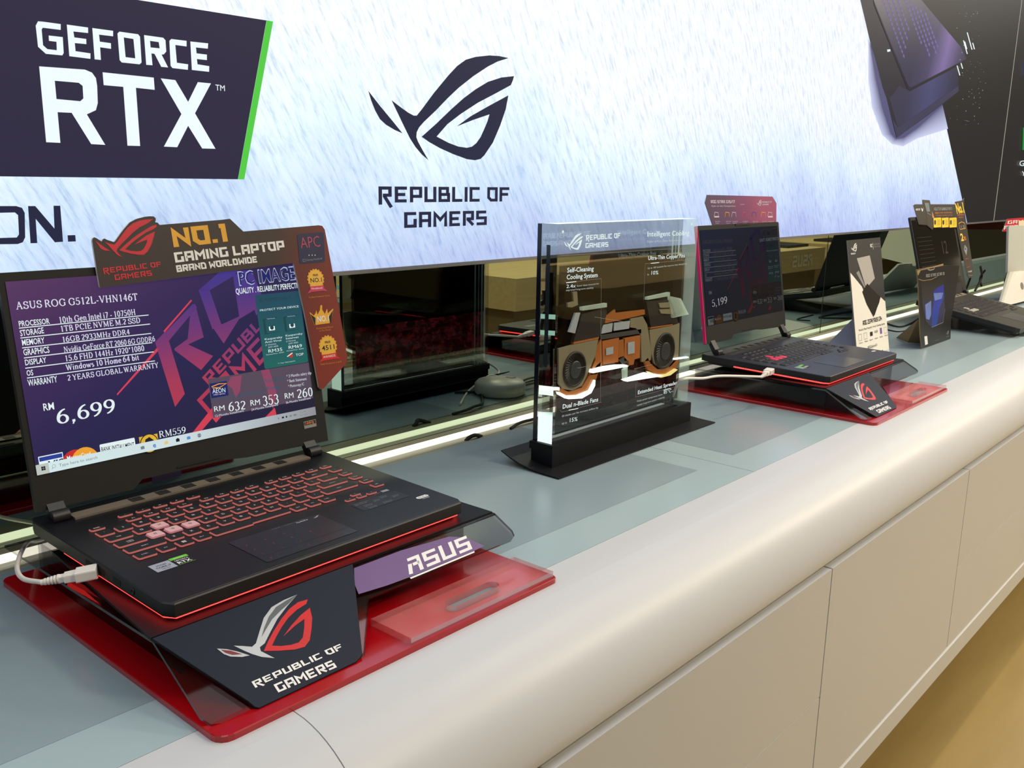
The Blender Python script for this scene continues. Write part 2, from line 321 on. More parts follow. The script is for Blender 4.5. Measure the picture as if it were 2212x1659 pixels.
def stroke_faces(pts, width, V, Fc, miter=True):
    """ribbon along a polyline; width is a number or a function of the direction"""
    n = len(pts); P = [Vector(p) for p in pts]; L = []; R = []
    for i in range(n):
        a = (P[i]-P[i-1]).normalized() if i else None
        b = (P[i+1]-P[i]).normalized() if i < n-1 else None
        if i == 0 and (P[0]-P[-1]).length < 1e-6: a = (P[0]-P[-2]).normalized()
        if i == n-1 and (P[0]-P[-1]).length < 1e-6: b = (P[1]-P[0]).normalized()
        a = a or b; b = b or a
        na = Vector((-a.y, a.x)); nb = Vector((-b.y, b.x)); m = na+nb
        if m.length < 1e-4: m = na*1.0; k = 1.0
        else: m.normalize(); k = 1/max(m.dot(na), 0.45)
        w = width if not callable(width) else width((a+b))
        L.append(P[i]+m*(w*0.5*k)); R.append(P[i]-m*(w*0.5*k))
    base = len(V); V += [p for q in zip(L, R) for p in q]
    for i in range(n-1): Fc.append((base+2*i+1, base+2*i+3, base+2*i+2, base+2*i))
def _nib(d):
    d = d.normalized(); return 0.62+0.78*abs(d.y)**1.3
_tc = {}
def text_data(s, font='sans', bold=0.0, weight=None):
    key = (s, font, bold, weight)
    if key in _tc: return _tc[key]
    V = []; Fc = []; x = 0.0
    if font in ('rog', 'book'):
        T = ROG if font == 'rog' else SER
        for ch in s:
            if ch == ' ': x += 3.6 if font == 'rog' else 2.8; continue
            if font == 'rog' and ch not in T: ch = ch.upper()
            if ch not in T: x += 3; continue
            st, adv = T[ch]
            for q in st:
                hair = isinstance(q, tuple); pts = q[1] if hair else q
                w = (weight or 2.0) if font == 'rog' else (0.62+bold if hair else (lambda d: _nib(d)+bold))
                stroke_faces([(x+a, b) for a, b in pts], w, V, Fc)
            x += adv+(1.3 if font == 'rog' else 0.9)
        V = [(p.x/10, p.y/10) for p in V]; W = (x-(1.3 if font == 'rog' else 0.9))/10
    else:
        cu = bpy.data.curves.new('t', 'FONT'); cu.body = s; cu.size = 1.0; cu.resolution_u = 2; cu.offset = bold
        ob = bpy.data.objects.new('t', cu); COL.objects.link(ob)
        dg = bpy.context.evaluated_depsgraph_get(); me = ob.evaluated_get(dg).to_mesh()
        cap = 0.729
        V = [(v.co.x/cap, v.co.y/cap) for v in me.vertices]; Fc = [tuple(p.vertices) for p in me.polygons]
        W = max((v[0] for v in V), default=0.1)
        ob.evaluated_get(dg).to_mesh_clear(); bpy.data.objects.remove(ob); bpy.data.curves.remove(cu)
    _tc[key] = (V, Fc, W); return _tc[key]

LOGO = {
 'wing': [(0.0,0.555),(0.127,0.441),(0.264,0.327),(0.384,0.224),(0.291,0.249),(0.194,0.287),(0.125,0.331),(0.074,0.397),(0.032,0.475)],
 'swoosh': [(0.259,0.496),(0.365,0.444),(0.451,0.405),(0.517,0.383),(0.554,0.385),(0.614,0.441),(0.766,0.595),(0.952,0.765),(1.062,0.855),(1.175,0.921),(1.306,0.959),(1.491,0.991),(1.63,1.0),(1.768,0.995),(1.613,0.948),(1.476,0.889),(1.275,0.783),(1.079,0.662),(0.937,0.559),(0.796,0.448),(0.643,0.337),(0.583,0.286),(0.553,0.242),(0.548,0.199),(0.567,0.163),(0.627,0.085),(0.699,0.0),(0.612,0.052),(0.537,0.113),(0.471,0.185),(0.407,0.277),(0.336,0.382)],
 'eye': [(0.613,0.205),(0.796,0.329),(0.984,0.465),(1.145,0.574),(1.31,0.669),(1.479,0.75),(1.669,0.806),(1.853,0.835),(1.84,0.798),(1.809,0.747),(1.62,0.665),(1.345,0.55),(1.114,0.434),(0.937,0.331),(0.8,0.215),(0.954,0.165),(1.084,0.136),(1.199,0.129),(1.266,0.142),(1.325,0.176),(1.384,0.235),(1.434,0.312),(1.476,0.382),(1.506,0.452),(1.28,0.388),(1.058,0.317),(1.246,0.42),(1.5,0.532),(1.775,0.648),(1.739,0.513),(1.662,0.357),(1.559,0.19),(1.438,0.065),(1.387,0.031),(1.31,0.017),(1.2,0.024),(1.019,0.064),(0.843,0.113),(0.704,0.163)],
}
class Art:
    """flat print on a plane, gathered into one mesh; layers lift by fractions of a millimetre so that later ink lies on top"""
    def __init__(s, plane, inv=None, eps=0.00012, base=0.0003):
        s.pl = plane; s.mb = MB(); s.mb.inv = inv; s.eps = eps; s.base = base; s.crop = (0, 0, 1); s.src = plane
    def k(s, layer): return s.base+s.eps*layer
    def q(s, p):
        ox, oy, sc = s.crop; return s.src.px(ox+p[0]/sc, oy+p[1]/sc)
    def poly(s, pts, m, layer=0, px=False, hole=None):
        if px: pts = [s.q(p) for p in pts]
        if hole: return s.ring(pts, [s.q(p) for p in hole], m, layer)
        if area2(list(pts)) < 0: pts = list(pts)[::-1]
        v = [s.pl.P(x, y, s.k(layer)) for x, y in pts]
        tri = [tuple(t) for t in tessellate_polygon([[Vector((x, y, 0)) for x, y in pts]])]
        tri = [t if area2([pts[i] for i in t]) > 0 else t[::-1] for t in tri]
        s.mb.add(v, tri, m)
    def ring(s, pts, hole, m, layer):
        loops = [[Vector((x, y, 0)) for x, y in pts], [Vector((x, y, 0)) for x, y in hole]]; al = list(pts)+list(hole)
        tri = [tuple(t) for t in tessellate_polygon(loops)]
        tri = [t if area2([al[i] for i in t]) > 0 else t[::-1] for t in tri]
        s.mb.add([s.pl.P(x, y, s.k(layer)) for x, y in al], tri, m)
    def line(s, pts, w, m, layer=0, px=False):
        if px: pts = [s.q(p) for p in pts]
        V = []; Fc = []; stroke_faces(pts, w, V, Fc)
        s.mb.add([s.pl.P(p.x, p.y, s.k(layer)) for p in V], Fc, m)
    def place(s, V, Fc, org, ex, ey, m, layer):
        s.mb.add([s.pl.P(org[0]+ex[0]*x+ey[0]*y, org[1]+ex[1]*x+ey[1]*y, s.k(layer)) for x, y in V], Fc, m)
    def text(s, t, org, h, m, layer=1, font='sans', w=None, bold=0.0, slant=0.0, weight=None, ang=0.0, align=0.0):
        V, Fc, W = text_data(t, font, bold, weight); sx = (w/W if w else h)
        c, n = math.cos(ang), math.sin(ang)
        org = (org[0]-c*sx*W*align, org[1]-n*sx*W*align)
        s.place(V, Fc, org, (c*sx, n*sx), (-n*h+slant*h*c, c*h+slant*h*n), m, layer)
    def textpx(s, t, a, b, c, m, layer=1, font='sans', bold=0.0, weight=None, shear=False):
        """baseline from pixel a to pixel b, cap line through pixel c above a"""
        V, Fc, W = text_data(t, font, bold, weight)
        p, q, r = (Vector(s.q(v)) for v in (a, b, c))
        ex = q-p; e = ex.normalized(); nrm = Vector((-e.y, e.x))
        ey = (r-p) if shear else nrm*(r-p).dot(nrm)
        s.place(V, Fc, p, ex/W, ey, m, layer)
    def logo(s, org, ex, ey, mats, layer=1):
        for (k, pts), m in zip(LOGO.items(), mats):
            tri = [tuple(t) for t in tessellate_polygon([[Vector((x, y, 0)) for x, y in pts]])]
            tri = [t if area2([pts[i] for i in t]) > 0 else t[::-1] for t in tri]
            s.place(pts, tri, org, ex, ey, m, layer)
    def logopx(s, a, b, c, mats, layer=1):
        """a: bottom-left of the emblem's box, b: bottom-right, c: top-left (pixels)"""
        p, q, r = (Vector(s.q(v)) for v in (a, b, c))
        s.logo(p, (q-p)/1.853, r-p, mats, layer)
    def build(s, name, parent, **kw): return s.mb.build(name, parent, **kw)
# ------------------------------------------------------------------ shared materials
M_WHITE = mat('white_solid_surface', C(199, 201, 206), 0.36, spec=0.35, noise=0.015, scale=6)
M_GLASSTOP = mat('frosted_green_glass', C(142, 160, 168), 0.26, spec=0.45, noise=0.05, scale=3)
M_GLASSRIM = mat('frosted_glass_rim', C(164, 184, 190), 0.26, spec=0.45, noise=0.04, scale=3)
M_BLACK = mat('black_plastic', C(24, 25, 28), 0.42, noise=0.1, scale=200)
M_BLACKM = mat('matte_black_metal', C(13, 14, 18), 0.5, spec=0.25, noise=0.12, scale=300)
M_DARK = mat('dark_grey_plastic', C(52, 51, 50), 0.5, noise=0.05, scale=250)
M_RUBBER = mat('black_rubber', C(12, 12, 13), 0.7, noise=0.1, scale=200)
M_WPLAST = mat('white_plastic', C(235, 228, 220), 0.35, noise=0.02, scale=90)
M_RED = mat('red_acrylic', C(168, 10, 20), 0.14, spec=0.5, coat=0.3, noise=0.05, scale=12)
M_NAVY = mat('dark_navy_plaque', C(20, 27, 46), 0.5, spec=0.25, noise=0.05, scale=300)
M_CLEAR = clear('clear_acrylic', (0.90, 0.91, 0.92, 1), gloss=0.04, edge=0.4)
M_CLEARD = clear('smoky_acrylic', (0.74, 0.73, 0.75, 1), gloss=0.006, edge=0.2)
M_EDGE = clear('acrylic_cut_edge', (0.22, 0.25, 0.25, 1), gloss=0.18)
M_SILVER = mat('silver_metal', C(176, 178, 182), 0.3, metal=0.7, noise=0.05, scale=60)
M_PAPERW = mat('white_paper', C(232, 228, 220), 0.6, noise=0.02, scale=120)
M_CARD = mat('brown_cardboard', C(150, 122, 84), 0.8, noise=0.12, scale=120)
I_WHITE = mat('print_white', C(236, 236, 236), 0.5, noise=0.02, scale=100)
I_BLACK = mat('print_black', C(20, 20, 22), 0.5, noise=0.02, scale=100)
I_GREY = mat('print_grey', C(140, 140, 142), 0.5, noise=0.02, scale=100)
I_RED = mat('print_red', C(206, 38, 52), 0.45, noise=0.06, scale=60)
I_GOLD = mat('print_gold', C(230, 172, 62), 0.4, noise=0.15, scale=40)
I_YELL = mat('print_yellow', C(246, 200, 14), 0.5, noise=0.03, scale=80)
I_PINK = mat('print_pink', C(196, 60, 110), 0.5, noise=0.05, scale=80)
I_ORNG = mat('print_orange', C(214, 128, 52), 0.5, noise=0.08, scale=80)
I_BLUE = mat('print_blue', C(40, 60, 150), 0.5, noise=0.15, scale=80)
I_PURP = mat('print_purple', C(120, 84, 158), 0.5, noise=0.12, scale=30)
M_HAZY = frosted('hazy_acrylic', C(214, 180, 180), .88)
I_GREEN = mat('print_green', C(110, 200, 50), 0.5, noise=0.03, scale=80)
M_TUBE = glow('lit_light_strip', (1.0, 0.98, 0.74, 1), 1.9)
M_REDLED = glow('red_light_bar', (1.0, 0.035, 0.03, 1), 4.5)
M_REDGLOW = glow('red_diffuser', (1.0, 0.012, 0.015, 1), 0.95)

# ------------------------------------------------------------------ room shell
FLOOR = -0.80
def floor_material():
    m, N, L, b = new_mat('pale_vinyl_floor')
    tc = N.new('ShaderNodeTexCoord'); mp = N.new('ShaderNodeMapping'); nz = N.new('ShaderNodeTexNoise'); nz2 = N.new('ShaderNodeTexNoise')
    mp.inputs['Scale'].default_value = (1.2, 9, 1); nz.inputs['Scale'].default_value = 2.2; nz.inputs['Detail'].default_value = 8
    nz2.inputs['Scale'].default_value = 1.3
    L.new(tc.outputs['Object'], mp.inputs['Vector']); L.new(mp.outputs['Vector'], nz.inputs['Vector']); L.new(tc.outputs['Object'], nz2.inputs['Vector'])
    mx = N.new('ShaderNodeMix'); mx.data_type = 'RGBA'; mx.inputs[6].default_value = C(140, 118, 72); mx.inputs[7].default_value = C(166, 144, 94)
    L.new(nz.outputs['Fac'], mx.inputs[0]); L.new(mx.outputs[2], b.inputs['Base Color'])
    b.inputs['Roughness'].default_value = 0.34
    return m
def slab(name, lo, hi, m, kind='structure', parent=None):
    a = MB(); a.box(lo, hi, m); return a.build(name, parent, kind=kind)
slab('floor', (-4, -5, FLOOR-0.1), (14, 1.3, FLOOR), floor_material())
M_WALL = mat('pale_painted_wall', C(150, 146, 128), 0.7, noise=0.04, scale=3)
slab('wall_back', (-4, 1.16, FLOOR), (14, 1.30, 2.0), mat('dark_wall', C(40, 40, 42), 0.7, noise=0.05, scale=3))
slab('wall_front', (-4, -5.1, FLOOR), (14, -5.0, 2.0), M_WALL)
slab('wall_right', (14, -5, FLOOR), (14.1, 1.3, 2.0), M_WALL)
slab('wall_left', (-4.1, -5, FLOOR), (-4, 1.3, 2.0), mat('charcoal_wall', C(60, 58, 56), 0.7, noise=0.04, scale=3))
slab('ceiling', (-4, -5, 2.0), (14, 1.3, 2.1), mat('ceiling_paint', C(170, 165, 150), 0.8, noise=0.03, scale=3))

# ------------------------------------------------------------------ LED video wall
YW, ZB = 1.105, 0.2895
def wall_picture():
    m, N, L, b = new_mat('video_wall_stone_picture'); b.inputs['Specular IOR Level'].default_value = 0.1
    b.inputs['Base Color'].default_value = (0.02, 0.02, 0.02, 1); b.inputs['Roughness'].default_value = 0.5
    tc = N.new('ShaderNodeTexCoord'); sep = N.new('ShaderNodeSeparateXYZ'); L.new(tc.outputs['Object'], sep.inputs[0])
    def noise(scale, sx, sz, ang, det=5, rough=0.6):
        mp0 = N.new('ShaderNodeMapping'); mp0.inputs['Rotation'].default_value = (0, math.radians(ang), 0)
        mp = N.new('ShaderNodeMapping'); mp.inputs['Scale'].default_value = (sx, 0.0, sz)
        nz = N.new('ShaderNodeTexNoise'); nz.inputs['Scale'].default_value = scale; nz.inputs['Detail'].default_value = det; nz.inputs['Roughness'].default_value = rough
        L.new(tc.outputs['Object'], mp0.inputs['Vector']); L.new(mp0.outputs['Vector'], mp.inputs['Vector']); L.new(mp.outputs['Vector'], nz.inputs['Vector'])
        return nz.outputs['Fac']
    streak = noise(13, 10.0, 1.7, 30, 8, 0.68)
    blot = noise(2.0, 1.6, 0.8, 30, 3)
    big = noise(1.3, 1, 1, 0, 2)
    def math_(op, a, bb, clampv=False):
        n = N.new('ShaderNodeMath'); n.operation = op; n.use_clamp = clampv
        for i, v in enumerate((a, bb)):
            if isinstance(v, (int, float)): n.inputs[i].default_value = v
            else: L.new(v, n.inputs[i])
        return n.outputs[0]
    def ramp(fac, stops):
        cr = N.new('ShaderNodeValToRGB')
        while len(cr.color_ramp.elements) < len(stops): cr.color_ramp.elements.new(0.5)
        for e, (p, c) in zip(cr.color_ramp.elements, stops): e.position = p; e.color = c
        L.new(fac, cr.inputs['Fac']); return cr.outputs['Color']
    # brightness of the picture: pale at the top, bluer towards its lower edge
    h = math_('SUBTRACT', sep.outputs['Z'], ZB)
    h = math_('ADD', math_('MULTIPLY', h, 2.2), math_('MULTIPLY', math_('SUBTRACT', blot, 0.5), 1.0))
    h = math_('ADD', h, 0.04, True)
    base = ramp(h, [(0.0, C(184, 198, 236)), (0.25, C(206, 226, 248)), (0.5, C(232, 248, 253)), (0.8, C(250, 255, 255))])
    lav = ramp(math_('MULTIPLY', math_('SUBTRACT', sep.outputs['X'], 1.2), 0.5, True), [(0.0, (1, 1, 1, 1)), (0.35, (0.95, 0.93, 1.0, 1)), (1.0, (0.93, 0.90, 0.98, 1))])
    st = ramp(streak, [(0.0, (0.40, 0.46, 0.66, 1)), (0.36, (0.60, 0.68, 0.83, 1)), (0.47, (0.90, 0.94, 0.98, 1)), (0.58, (1.04, 1.04, 1.04, 1)), (1, (1.08, 1.08, 1.08, 1))])
    def mul(a, c, f=1.0):
        mx = N.new('ShaderNodeMix'); mx.data_type = 'RGBA'; mx.blend_type = 'MULTIPLY'; mx.inputs[0].default_value = f
        L.new(a, mx.inputs[6]); L.new(c, mx.inputs[7]); return mx.outputs[2]
    c = mul(base, st, 0.75); c = mul(c, lav, 1.0)
    L.new(c, b.inputs['Emission Color']); b.inputs['Emission Strength'].default_value = 1.06
    return m
M_STONE = wall_picture()
S_DARK = glow('screen_dark_navy', C(46, 42, 66), 1.0)
S_INK = glow('screen_ink', C(38, 40, 66), 1.0)
S_WHITE = glow('screen_white', C(240, 252, 255), 1.0)
S_GREEN = glow('screen_green', C(84, 204, 70), 1.0)
S_BLACKP = glow('screen_black', C(34, 32, 34), 1.0)
vw = thing('video_wall', 'long glowing video wall with a white stone picture, black badge and dark emblem above the counter', 'video wall', loc=(0, YW, 0))
iv = Matrix.Translation((0, -YW, 0))
SEAMX = 4.277
def wbox(x0, x1, m): a = MB(); a.inv = iv; a.box((x0, YW, ZB), (x1, YW+0.04, 2.0), m, None); return a
WP = Plane((0, YW, 0), (1, 0, 0), (0, 0, 1), (0, -1, 0))
left = wbox(-3.5, SEAMX-0.002, M_STONE).build('screen_panel', vw)
right = wbox(SEAMX+0.002, 12.5, S_BLACKP).build('screen_panel', vw, label='black screen panel right of the seam')
a = MB(); a.inv = iv
a.box((SEAMX-0.002, YW-0.002, ZB), (SEAMX+0.002, YW+0.03, 2.0), glow('bright_panel_seam', C(170, 165, 150), 1.0)); a.build('panel_seam', vw)
a = MB(); a.inv = iv
a.box((-3.5, YW-0.004, ZB-0.006), (12.5, YW+0.04, ZB), M_SILVER); a.build('lower_trim', vw)
# badge, cut lettering and emblem shown on the wall
A = Art(WP, iv, eps=0.0003, base=0.0008); A.crop = (0, 0, 2.962)
bl, br, tr = A.q((-1500, 1122)), A.q((1520, 1147)), A.q((1703, 131))
dx = (A.q((880, 0))[0]-tr[0]); slope = (A.q((880, 0))[1]-tr[1])/dx
A.poly([(-0.6, bl[1]*0.0+br[1]), br, tr, (-0.6, tr[1]+(-0.6-tr[0])*slope)], S_DARK, 0)
gb, gt = A.q((1560, 1147)), A.q((1744, 138))
A.poly([(br[0], br[1]), (gb[0], br[1]), gt, tr], S_GREEN, 1)
for pts, hole in (
  ([(225,165),(240,137),(275,140),(385,155),(385,192),(270,178),(263,190),(272,290),(300,315),(360,322),(358,268),(310,262),(308,228),(398,238),(404,340),(395,355),(290,345),(240,300)], None),
  ([(424,158),(560,177),(560,212),(466,202),(472,240),(548,250),(549,283),(475,276),(480,328),(575,342),(575,377),(440,360)], None),
  ([(587,180),(720,198),(720,233),(630,222),(635,267),(706,277),(707,313),(637,303),(642,384),(602,380)], None),
  ([(748,215),(760,203),(880,220),(892,235),(902,400),(890,412),(775,400),(762,385)], [(788,240),(850,250),(862,374),(800,366)]),
  ([(918,225),(1040,242),(1055,258),(1060,330),(1045,348),(1030,350),(1072,432),(1028,428),(985,345),(965,342),(972,418),(932,415)], [(956,262),(1012,270),(1018,310),(960,304)]),
  ([(1080,262),(1092,250),(1190,262),(1190,298),(1118,288),(1128,402),(1200,412),(1198,447),(1100,436),(1088,422)], None),
  ([(1214,266),(1328,278),(1326,312),(1250,304),(1254,342),(1320,350),(1320,385),(1256,378),(1260,412),(1335,424),(1334,460),(1224,448)], None),
  ([(247,425),(540,446),(585,465),(610,500),(618,550),(622,660),(610,705),(552,732),(670,927),(580,922),(455,722),(365,718),(383,914),(292,910)], [(347,517),(500,530),(525,550),(530,630),(510,648),(358,634)]),
  ([(653,463),(980,497),(986,575),(866,562),(893,934),(812,932),(785,556),(660,545)], None),
  ([(1025,502),(1118,513),(1200,652),(1262,526),(1346,534),(1244,725),(1375,952),(1290,950),(1200,805),(1130,942),(1045,938),(1157,730)], None)):
    A.poly(pts, S_WHITE, 2, True, hole)
p = A.q((1375, 578)); A.text('TM', p, 0.0075, S_WHITE, 2)
A.poly([(176,1318),(222,1318),(345,1462),(339,1316),(382,1316),(400,1546),(348,1550),(225,1400),(235,1555),(192,1556)], S_INK, 2, True)
A.poly([(-80,1345),(-50,1318),(100,1318),(138,1330),(155,1362),(158,1518),(142,1550),(110,1561),(-50,1563),(-75,1540)], S_INK, 2, True, [(-35,1362),(92,1359),(112,1376),(118,1500),(104,1519),(-30,1523)])
p, q, t = A.q((432, 1546)), A.q((482, 1546)), A.q((432, 1505)); A.poly([(p[0], p[1]), (q[0], p[1]), (q[0], t[1]), (p[0], t[1])], S_INK, 2)
A.logo((0.9263, 0.4534), (0.3216/1.853, 0), (0, 0.1736), [S_INK]*3, 1)
A.text('rEPUBLIC OF', (0.9434, 0.3885), 0.0242, S_INK, 1, 'rog', w=0.2975)
A.text('GAMERS', (0.9948, 0.3492), 0.0244, S_INK, 1, 'rog', w=0.1895)
A.build('screen_picture', vw)
# right-hand picture: black field with a dark laptop seen from behind, sparks and cut text
A = Art(WP, iv, eps=0.0004, base=0.0010); A.crop = (1780, 0, 3.771)
e0, e1 = A.q((955, 850)), A.q((1128, 1648))
k = (e1[0]-e0[0])/(e1[1]-e0[1])
A.poly([(e0[0]+(ZB-e0[1])*k, ZB), (SEAMX-0.002, ZB), (SEAMX-0.002, 2.0), (e0[0]+(2.0-e0[1])*k, 2.0)], S_BLACKP, 0)
NSH = 12
for i in range(NSH):
    t = 1-(i+0.5)/NSH; w_ = t**0.8
    m = glow('picture_shadow_%d' % i, tuple(a_*(1-w_)+b_*w_ for a_, b_ in zip(C(58, 54, 104), C(205, 210, 242)))[:3]+(1,), 1.0)
    A.poly([(368-12*t, 370-60*t), (415-60*t, 640), (470-85*t, 880), (540-75*t, 1090+5*t), (578-30*t, 1130+45*t), (640, 1120+75*t), (760, 1035+95*t), (957+52*t, 852+205*t), (955, 840), (600, 1000), (420, 460)], m, 1+i*.4, True)
SL = [glow('lap_a', C(40, 38, 50), 1.0), glow('lap_b', C(60, 58, 84), 1.0), glow_ramp('lap_c', (1, 0, -.45), 2.78, 3.42, [(0, C(58, 55, 78)), (0.22, C(74, 68, 100)), (0.42, C(126, 108, 160)), (0.62, C(84, 76, 104)), (.82, C(52, 48, 54)), (1, C(40, 38, 42))]), glow('lap_d', C(104, 96, 156), 1.0), glow_ramp('lap_e', (1, 0, 0), 3.1, 3.75, [(0, C(60, 58, 78)), (.35, C(76, 76, 116)), (.7, C(56, 54, 76)), (1, C(50, 47, 56))])]
z2 = 1.9; ext = lambda p, q: (p[0]+(q[0]-p[0])*(z2-p[1])/(q[1]-p[1]), z2)
qq = lambda *l: [A.q(p) for p in l]
o0, o1 = A.q((285, 0)), A.q((330, 190)); r0, r1 = A.q((780, 0)), A.q((1100, 380))
A.poly([ext(o1, o0)]+qq((285, 0), (330, 190), (372, 370), (400, 450), (470, 720), (500, 800), (550, 1010), (580, 1122), (600, 1112), (830, 945), (955, 850), (1085, 745), (1090, 700), (1080, 560), (1150, 480), (1100, 380))+[ext(r1, r0)], SL[0], 6)
A.poly([(560, 760), (600, 700), (690, 740), (1062, 548), (1085, 640), (1082, 700), (592, 1040), (520, 800)], SL[4], 7, True)
A.poly([(545, 970), (592, 1040), (1085, 700), (1086, 745), (600, 1112), (582, 1120)], SL[1], 8, True)
i0, i1 = A.q((390, 0)), A.q((672, 700))
A.poly([ext(i1, i0), i0, i1, A.q((692, 714)), A.q((1150, 480)), A.q((1100, 380)), r0, ext(r1, r0)], SL[2], 9)
A.line([A.q(p) for p in ((395, 20), (668, 712), (685, 738), (1140, 500))], .006, glow('lap_line', C(30, 28, 38), 1.0), 8.5)
for r in range(9):
    x0 = 470+r*40; n = (13, 11, 9, 7, 10, 12, 9, 10, 8)[r]
    for j in range(n):
        cx = x0+j*13.5+(22 if r > 3 else 0); cy = 10+j*37+max(0, r-4)*26
        A.poly([(cx, cy-17), (cx+12, cy+4), (cx+8, cy+22), (cx-5, cy+4)], SL[3], 10, True)
A.poly([(500, 405), (525, 402), (528, 418), (503, 425)], S_WHITE, 10, True)
for _ in range(70):
    t = random.random(); x = 1085+random.gauss(90, 70); y = 30+t*1000
    s_ = random.choice((2, 2.5, 3, 4)); A.poly([(x, y-s_), (x+s_, y), (x, y+s_), (x-s_, y)], glow('spark_grey', C(176, 176, 188), 1.0), 10, True)
for x, y, l in ((1120, 330, 110), (1150, 265, 140), (1195, 350, 52), (1130, 340, 60), (1068, 535, 80), (1100, 515, 45)):
    A.poly([(x, y), (x+8, y), (x+8+l*.28, y+l), (x+l*.28, y+l)], S_WHITE, 10, True)
A.poly([(1612, 1040), (1900, 1035), (1900, 1230), (1606, 1222)], glow('screen_green_b', C(30, 140, 60), 1.0), 10, True)
A.poly([(1622, 510), (1760, 500), (1760, 620), (1622, 620)], glow('screen_blue_b', C(120, 140, 190), 1.0), 10, True)
A.textpx('Graphics', (1575, 1352), (1800, 1352), (1576, 1305), S_WHITE, 10)
A.textpx('Your', (1598, 1432), (1700, 1432), (1598, 1392), S_WHITE, 10)
A.build('screen_picture', vw)

# ------------------------------------------------------------------ tinted mirror behind the counter
YM = 1.110
def mirror_material():
    m, N, L, b = new_mat('tinted_black_mirror'); N.remove(b)
    gl = N.new('ShaderNodeBsdfGlossy'); gl.inputs['Roughness'].default_value = 0.0
    tc = N.new('ShaderNodeTexCoord'); nz = N.new('ShaderNodeTexNoise'); nz.inputs['Scale'].default_value = 1.5
    mx = N.new('ShaderNodeMix'); mx.data_type = 'RGBA'; mx.inputs[6].default_value = (0.34, 0.40, 0.33, 1); mx.inputs[7].default_value = (0.37, 0.43, 0.36, 1)
    L.new(tc.outputs['Object'], nz.inputs['Vector']); L.new(nz.outputs['Fac'], mx.inputs[0]); L.new(mx.outputs[2], gl.inputs['Color'])
    L.new(gl.outputs[0], N['Material Output'].inputs['Surface']); return m
M_MIR = mirror_material()
JX = 2.631
for x0, x1, lab in ((-3.0, 0.96-1.0, 'tinted black mirror strip at the far left behind the open laptop'), (0.96-1.0+0.004, JX-0.0025, 'long tinted black mirror behind the clear cooling block, left of the thin joint'),
                    (JX+0.0025, 6.2, 'tinted black mirror behind the white leaning card, right of the thin joint'), (6.205, 12.0, 'tinted black mirror at the far right end of the counter')):
    a = MB(); a.box((x0, YM, -0.005), (x1, YM+0.006, ZB-0.006), M_MIR); o = a.build('tinted_mirror'); tag(o, lab, 'mirror', 'tinted mirror panels behind the counter')
a = MB(); a.box((JX-0.0025, YM+0.001, -0.005), (JX+0.0025, YM+0.006, ZB-0.006), M_RUBBER); tag(a.build('mirror_joint'), 'thin dark vertical joint between two tinted mirrors', 'joint')

# ------------------------------------------------------------------ display counter
X0, X1 = -3.0, 12.0
ct = thing('display_counter', 'long white display counter with rounded front edge, frosted glass top and flush drawers', 'counter', loc=(0, 0.48, 0))
ic = Matrix.Translation((0, -0.48, 0))
YG, YS = 0.615, 1.035     # glass front edge, light slot
SEAM = 0.4007
R = 0.1
prof = [(YG, 0.0), (0.60, 0.0), (0.582, 0.0)]
prof += [(0.58-R*math.sin(math.radians(t)), -R+R*math.cos(math.radians(t))) for t in range(6, 91, 6)]
prof += [(0.4805, -0.1015), (0.484, -0.1035), (0.505, -0.1035), (0.505, -0.095), (YG, -0.06)]
for x0, x1 in ((X0, SEAM-0.0005), (SEAM+0.0005, 5.4), (5.401, X1)):
    a = MB(); a.inv = ic
    n = len(prof)
    vs = [(x, y, z) for x in (x0, x1) for y, z in prof]
    a.add(vs, [(i, i+1, n+i+1, n+i) for i in range(n-1)]+[(n-1, 0, n, 2*n-1)], M_WHITE, True)
    a.poly([(x0, y, z) for y, z in prof], M_WHITE); a.poly([(x1, y, z) for y, z in prof][::-1], M_WHITE)
    o = a.build('front_lip', ct)
    for p_ in o.data.polygons: p_.use_smooth = len(p_.vertices) == 4 and abs(p_.normal.z) < 0.999
# frosted glass sheets with a paler printed border, resting inside the lip
GX = [X0, -1.78, 1.262, 4.30, 7.3, 10.3, X1]
for x0, x1 in zip(GX, GX[1:]):
    a = MB(); a.inv = ic; g = 0.0006; x0 += g; x1 -= g; bx, by = 0.055, 0.066
    a.box((x0, YG+0.001, -0.010), (x1, YS, -0.0002), M_GLASSRIM)
    a.add([(x0+bx, YG+by, 0), (x1-bx, YG+by, 0), (x1-bx, YS-0.001, 0), (x0+bx, YS-0.001, 0)], [(0, 1, 2, 3)], M_GLASSTOP)
    a.build('glass_sheet', ct)
a = MB(); a.inv = ic; a.box((X0, 0.50, -0.545), (X1, 1.10, -0.12), M_WHITE); a.box((X0, YG+0.001, -0.12), (X1, 1.10, -0.0105), M_WHITE); a.build('carcass', ct)
M_SHADOWGAP = mat('groove_grey', C(96, 86, 68), 0.7, noise=0.05, scale=40)
a = MB(); a.inv = ic; a.box((X0, 0.499, -0.124), (X1, 0.4995, -0.1036), M_SHADOWGAP); a.build('grip_groove', ct)
xs = [-2.66, -1.99, -1.32, -0.66, -0.04, 0.609, 1.258, 1.916, 2.574, 3.232, 3.89, 4.55, 5.2, 5.86, 6.5, 7.2, 7.9, 8.6, 9.3, 10.0]
for i, (x0, x1) in enumerate(zip(xs, xs[1:])):
    for z0, z1 in (((-0.497, -0.322), (-0.3205, -0.1155)) if i % 2 == 1 else ((-0.497, -0.1155),)):
        a = MB(); a.inv = ic
        a.prism(rrect(x0+0.0015, z0, x1-0.0015, z1, 0.0015, 2), 0.48, 0.499, M_WHITE, F=lambda x, y, z: Vector((x, 0.979-z, y)))
        a.build('drawer_front', ct)
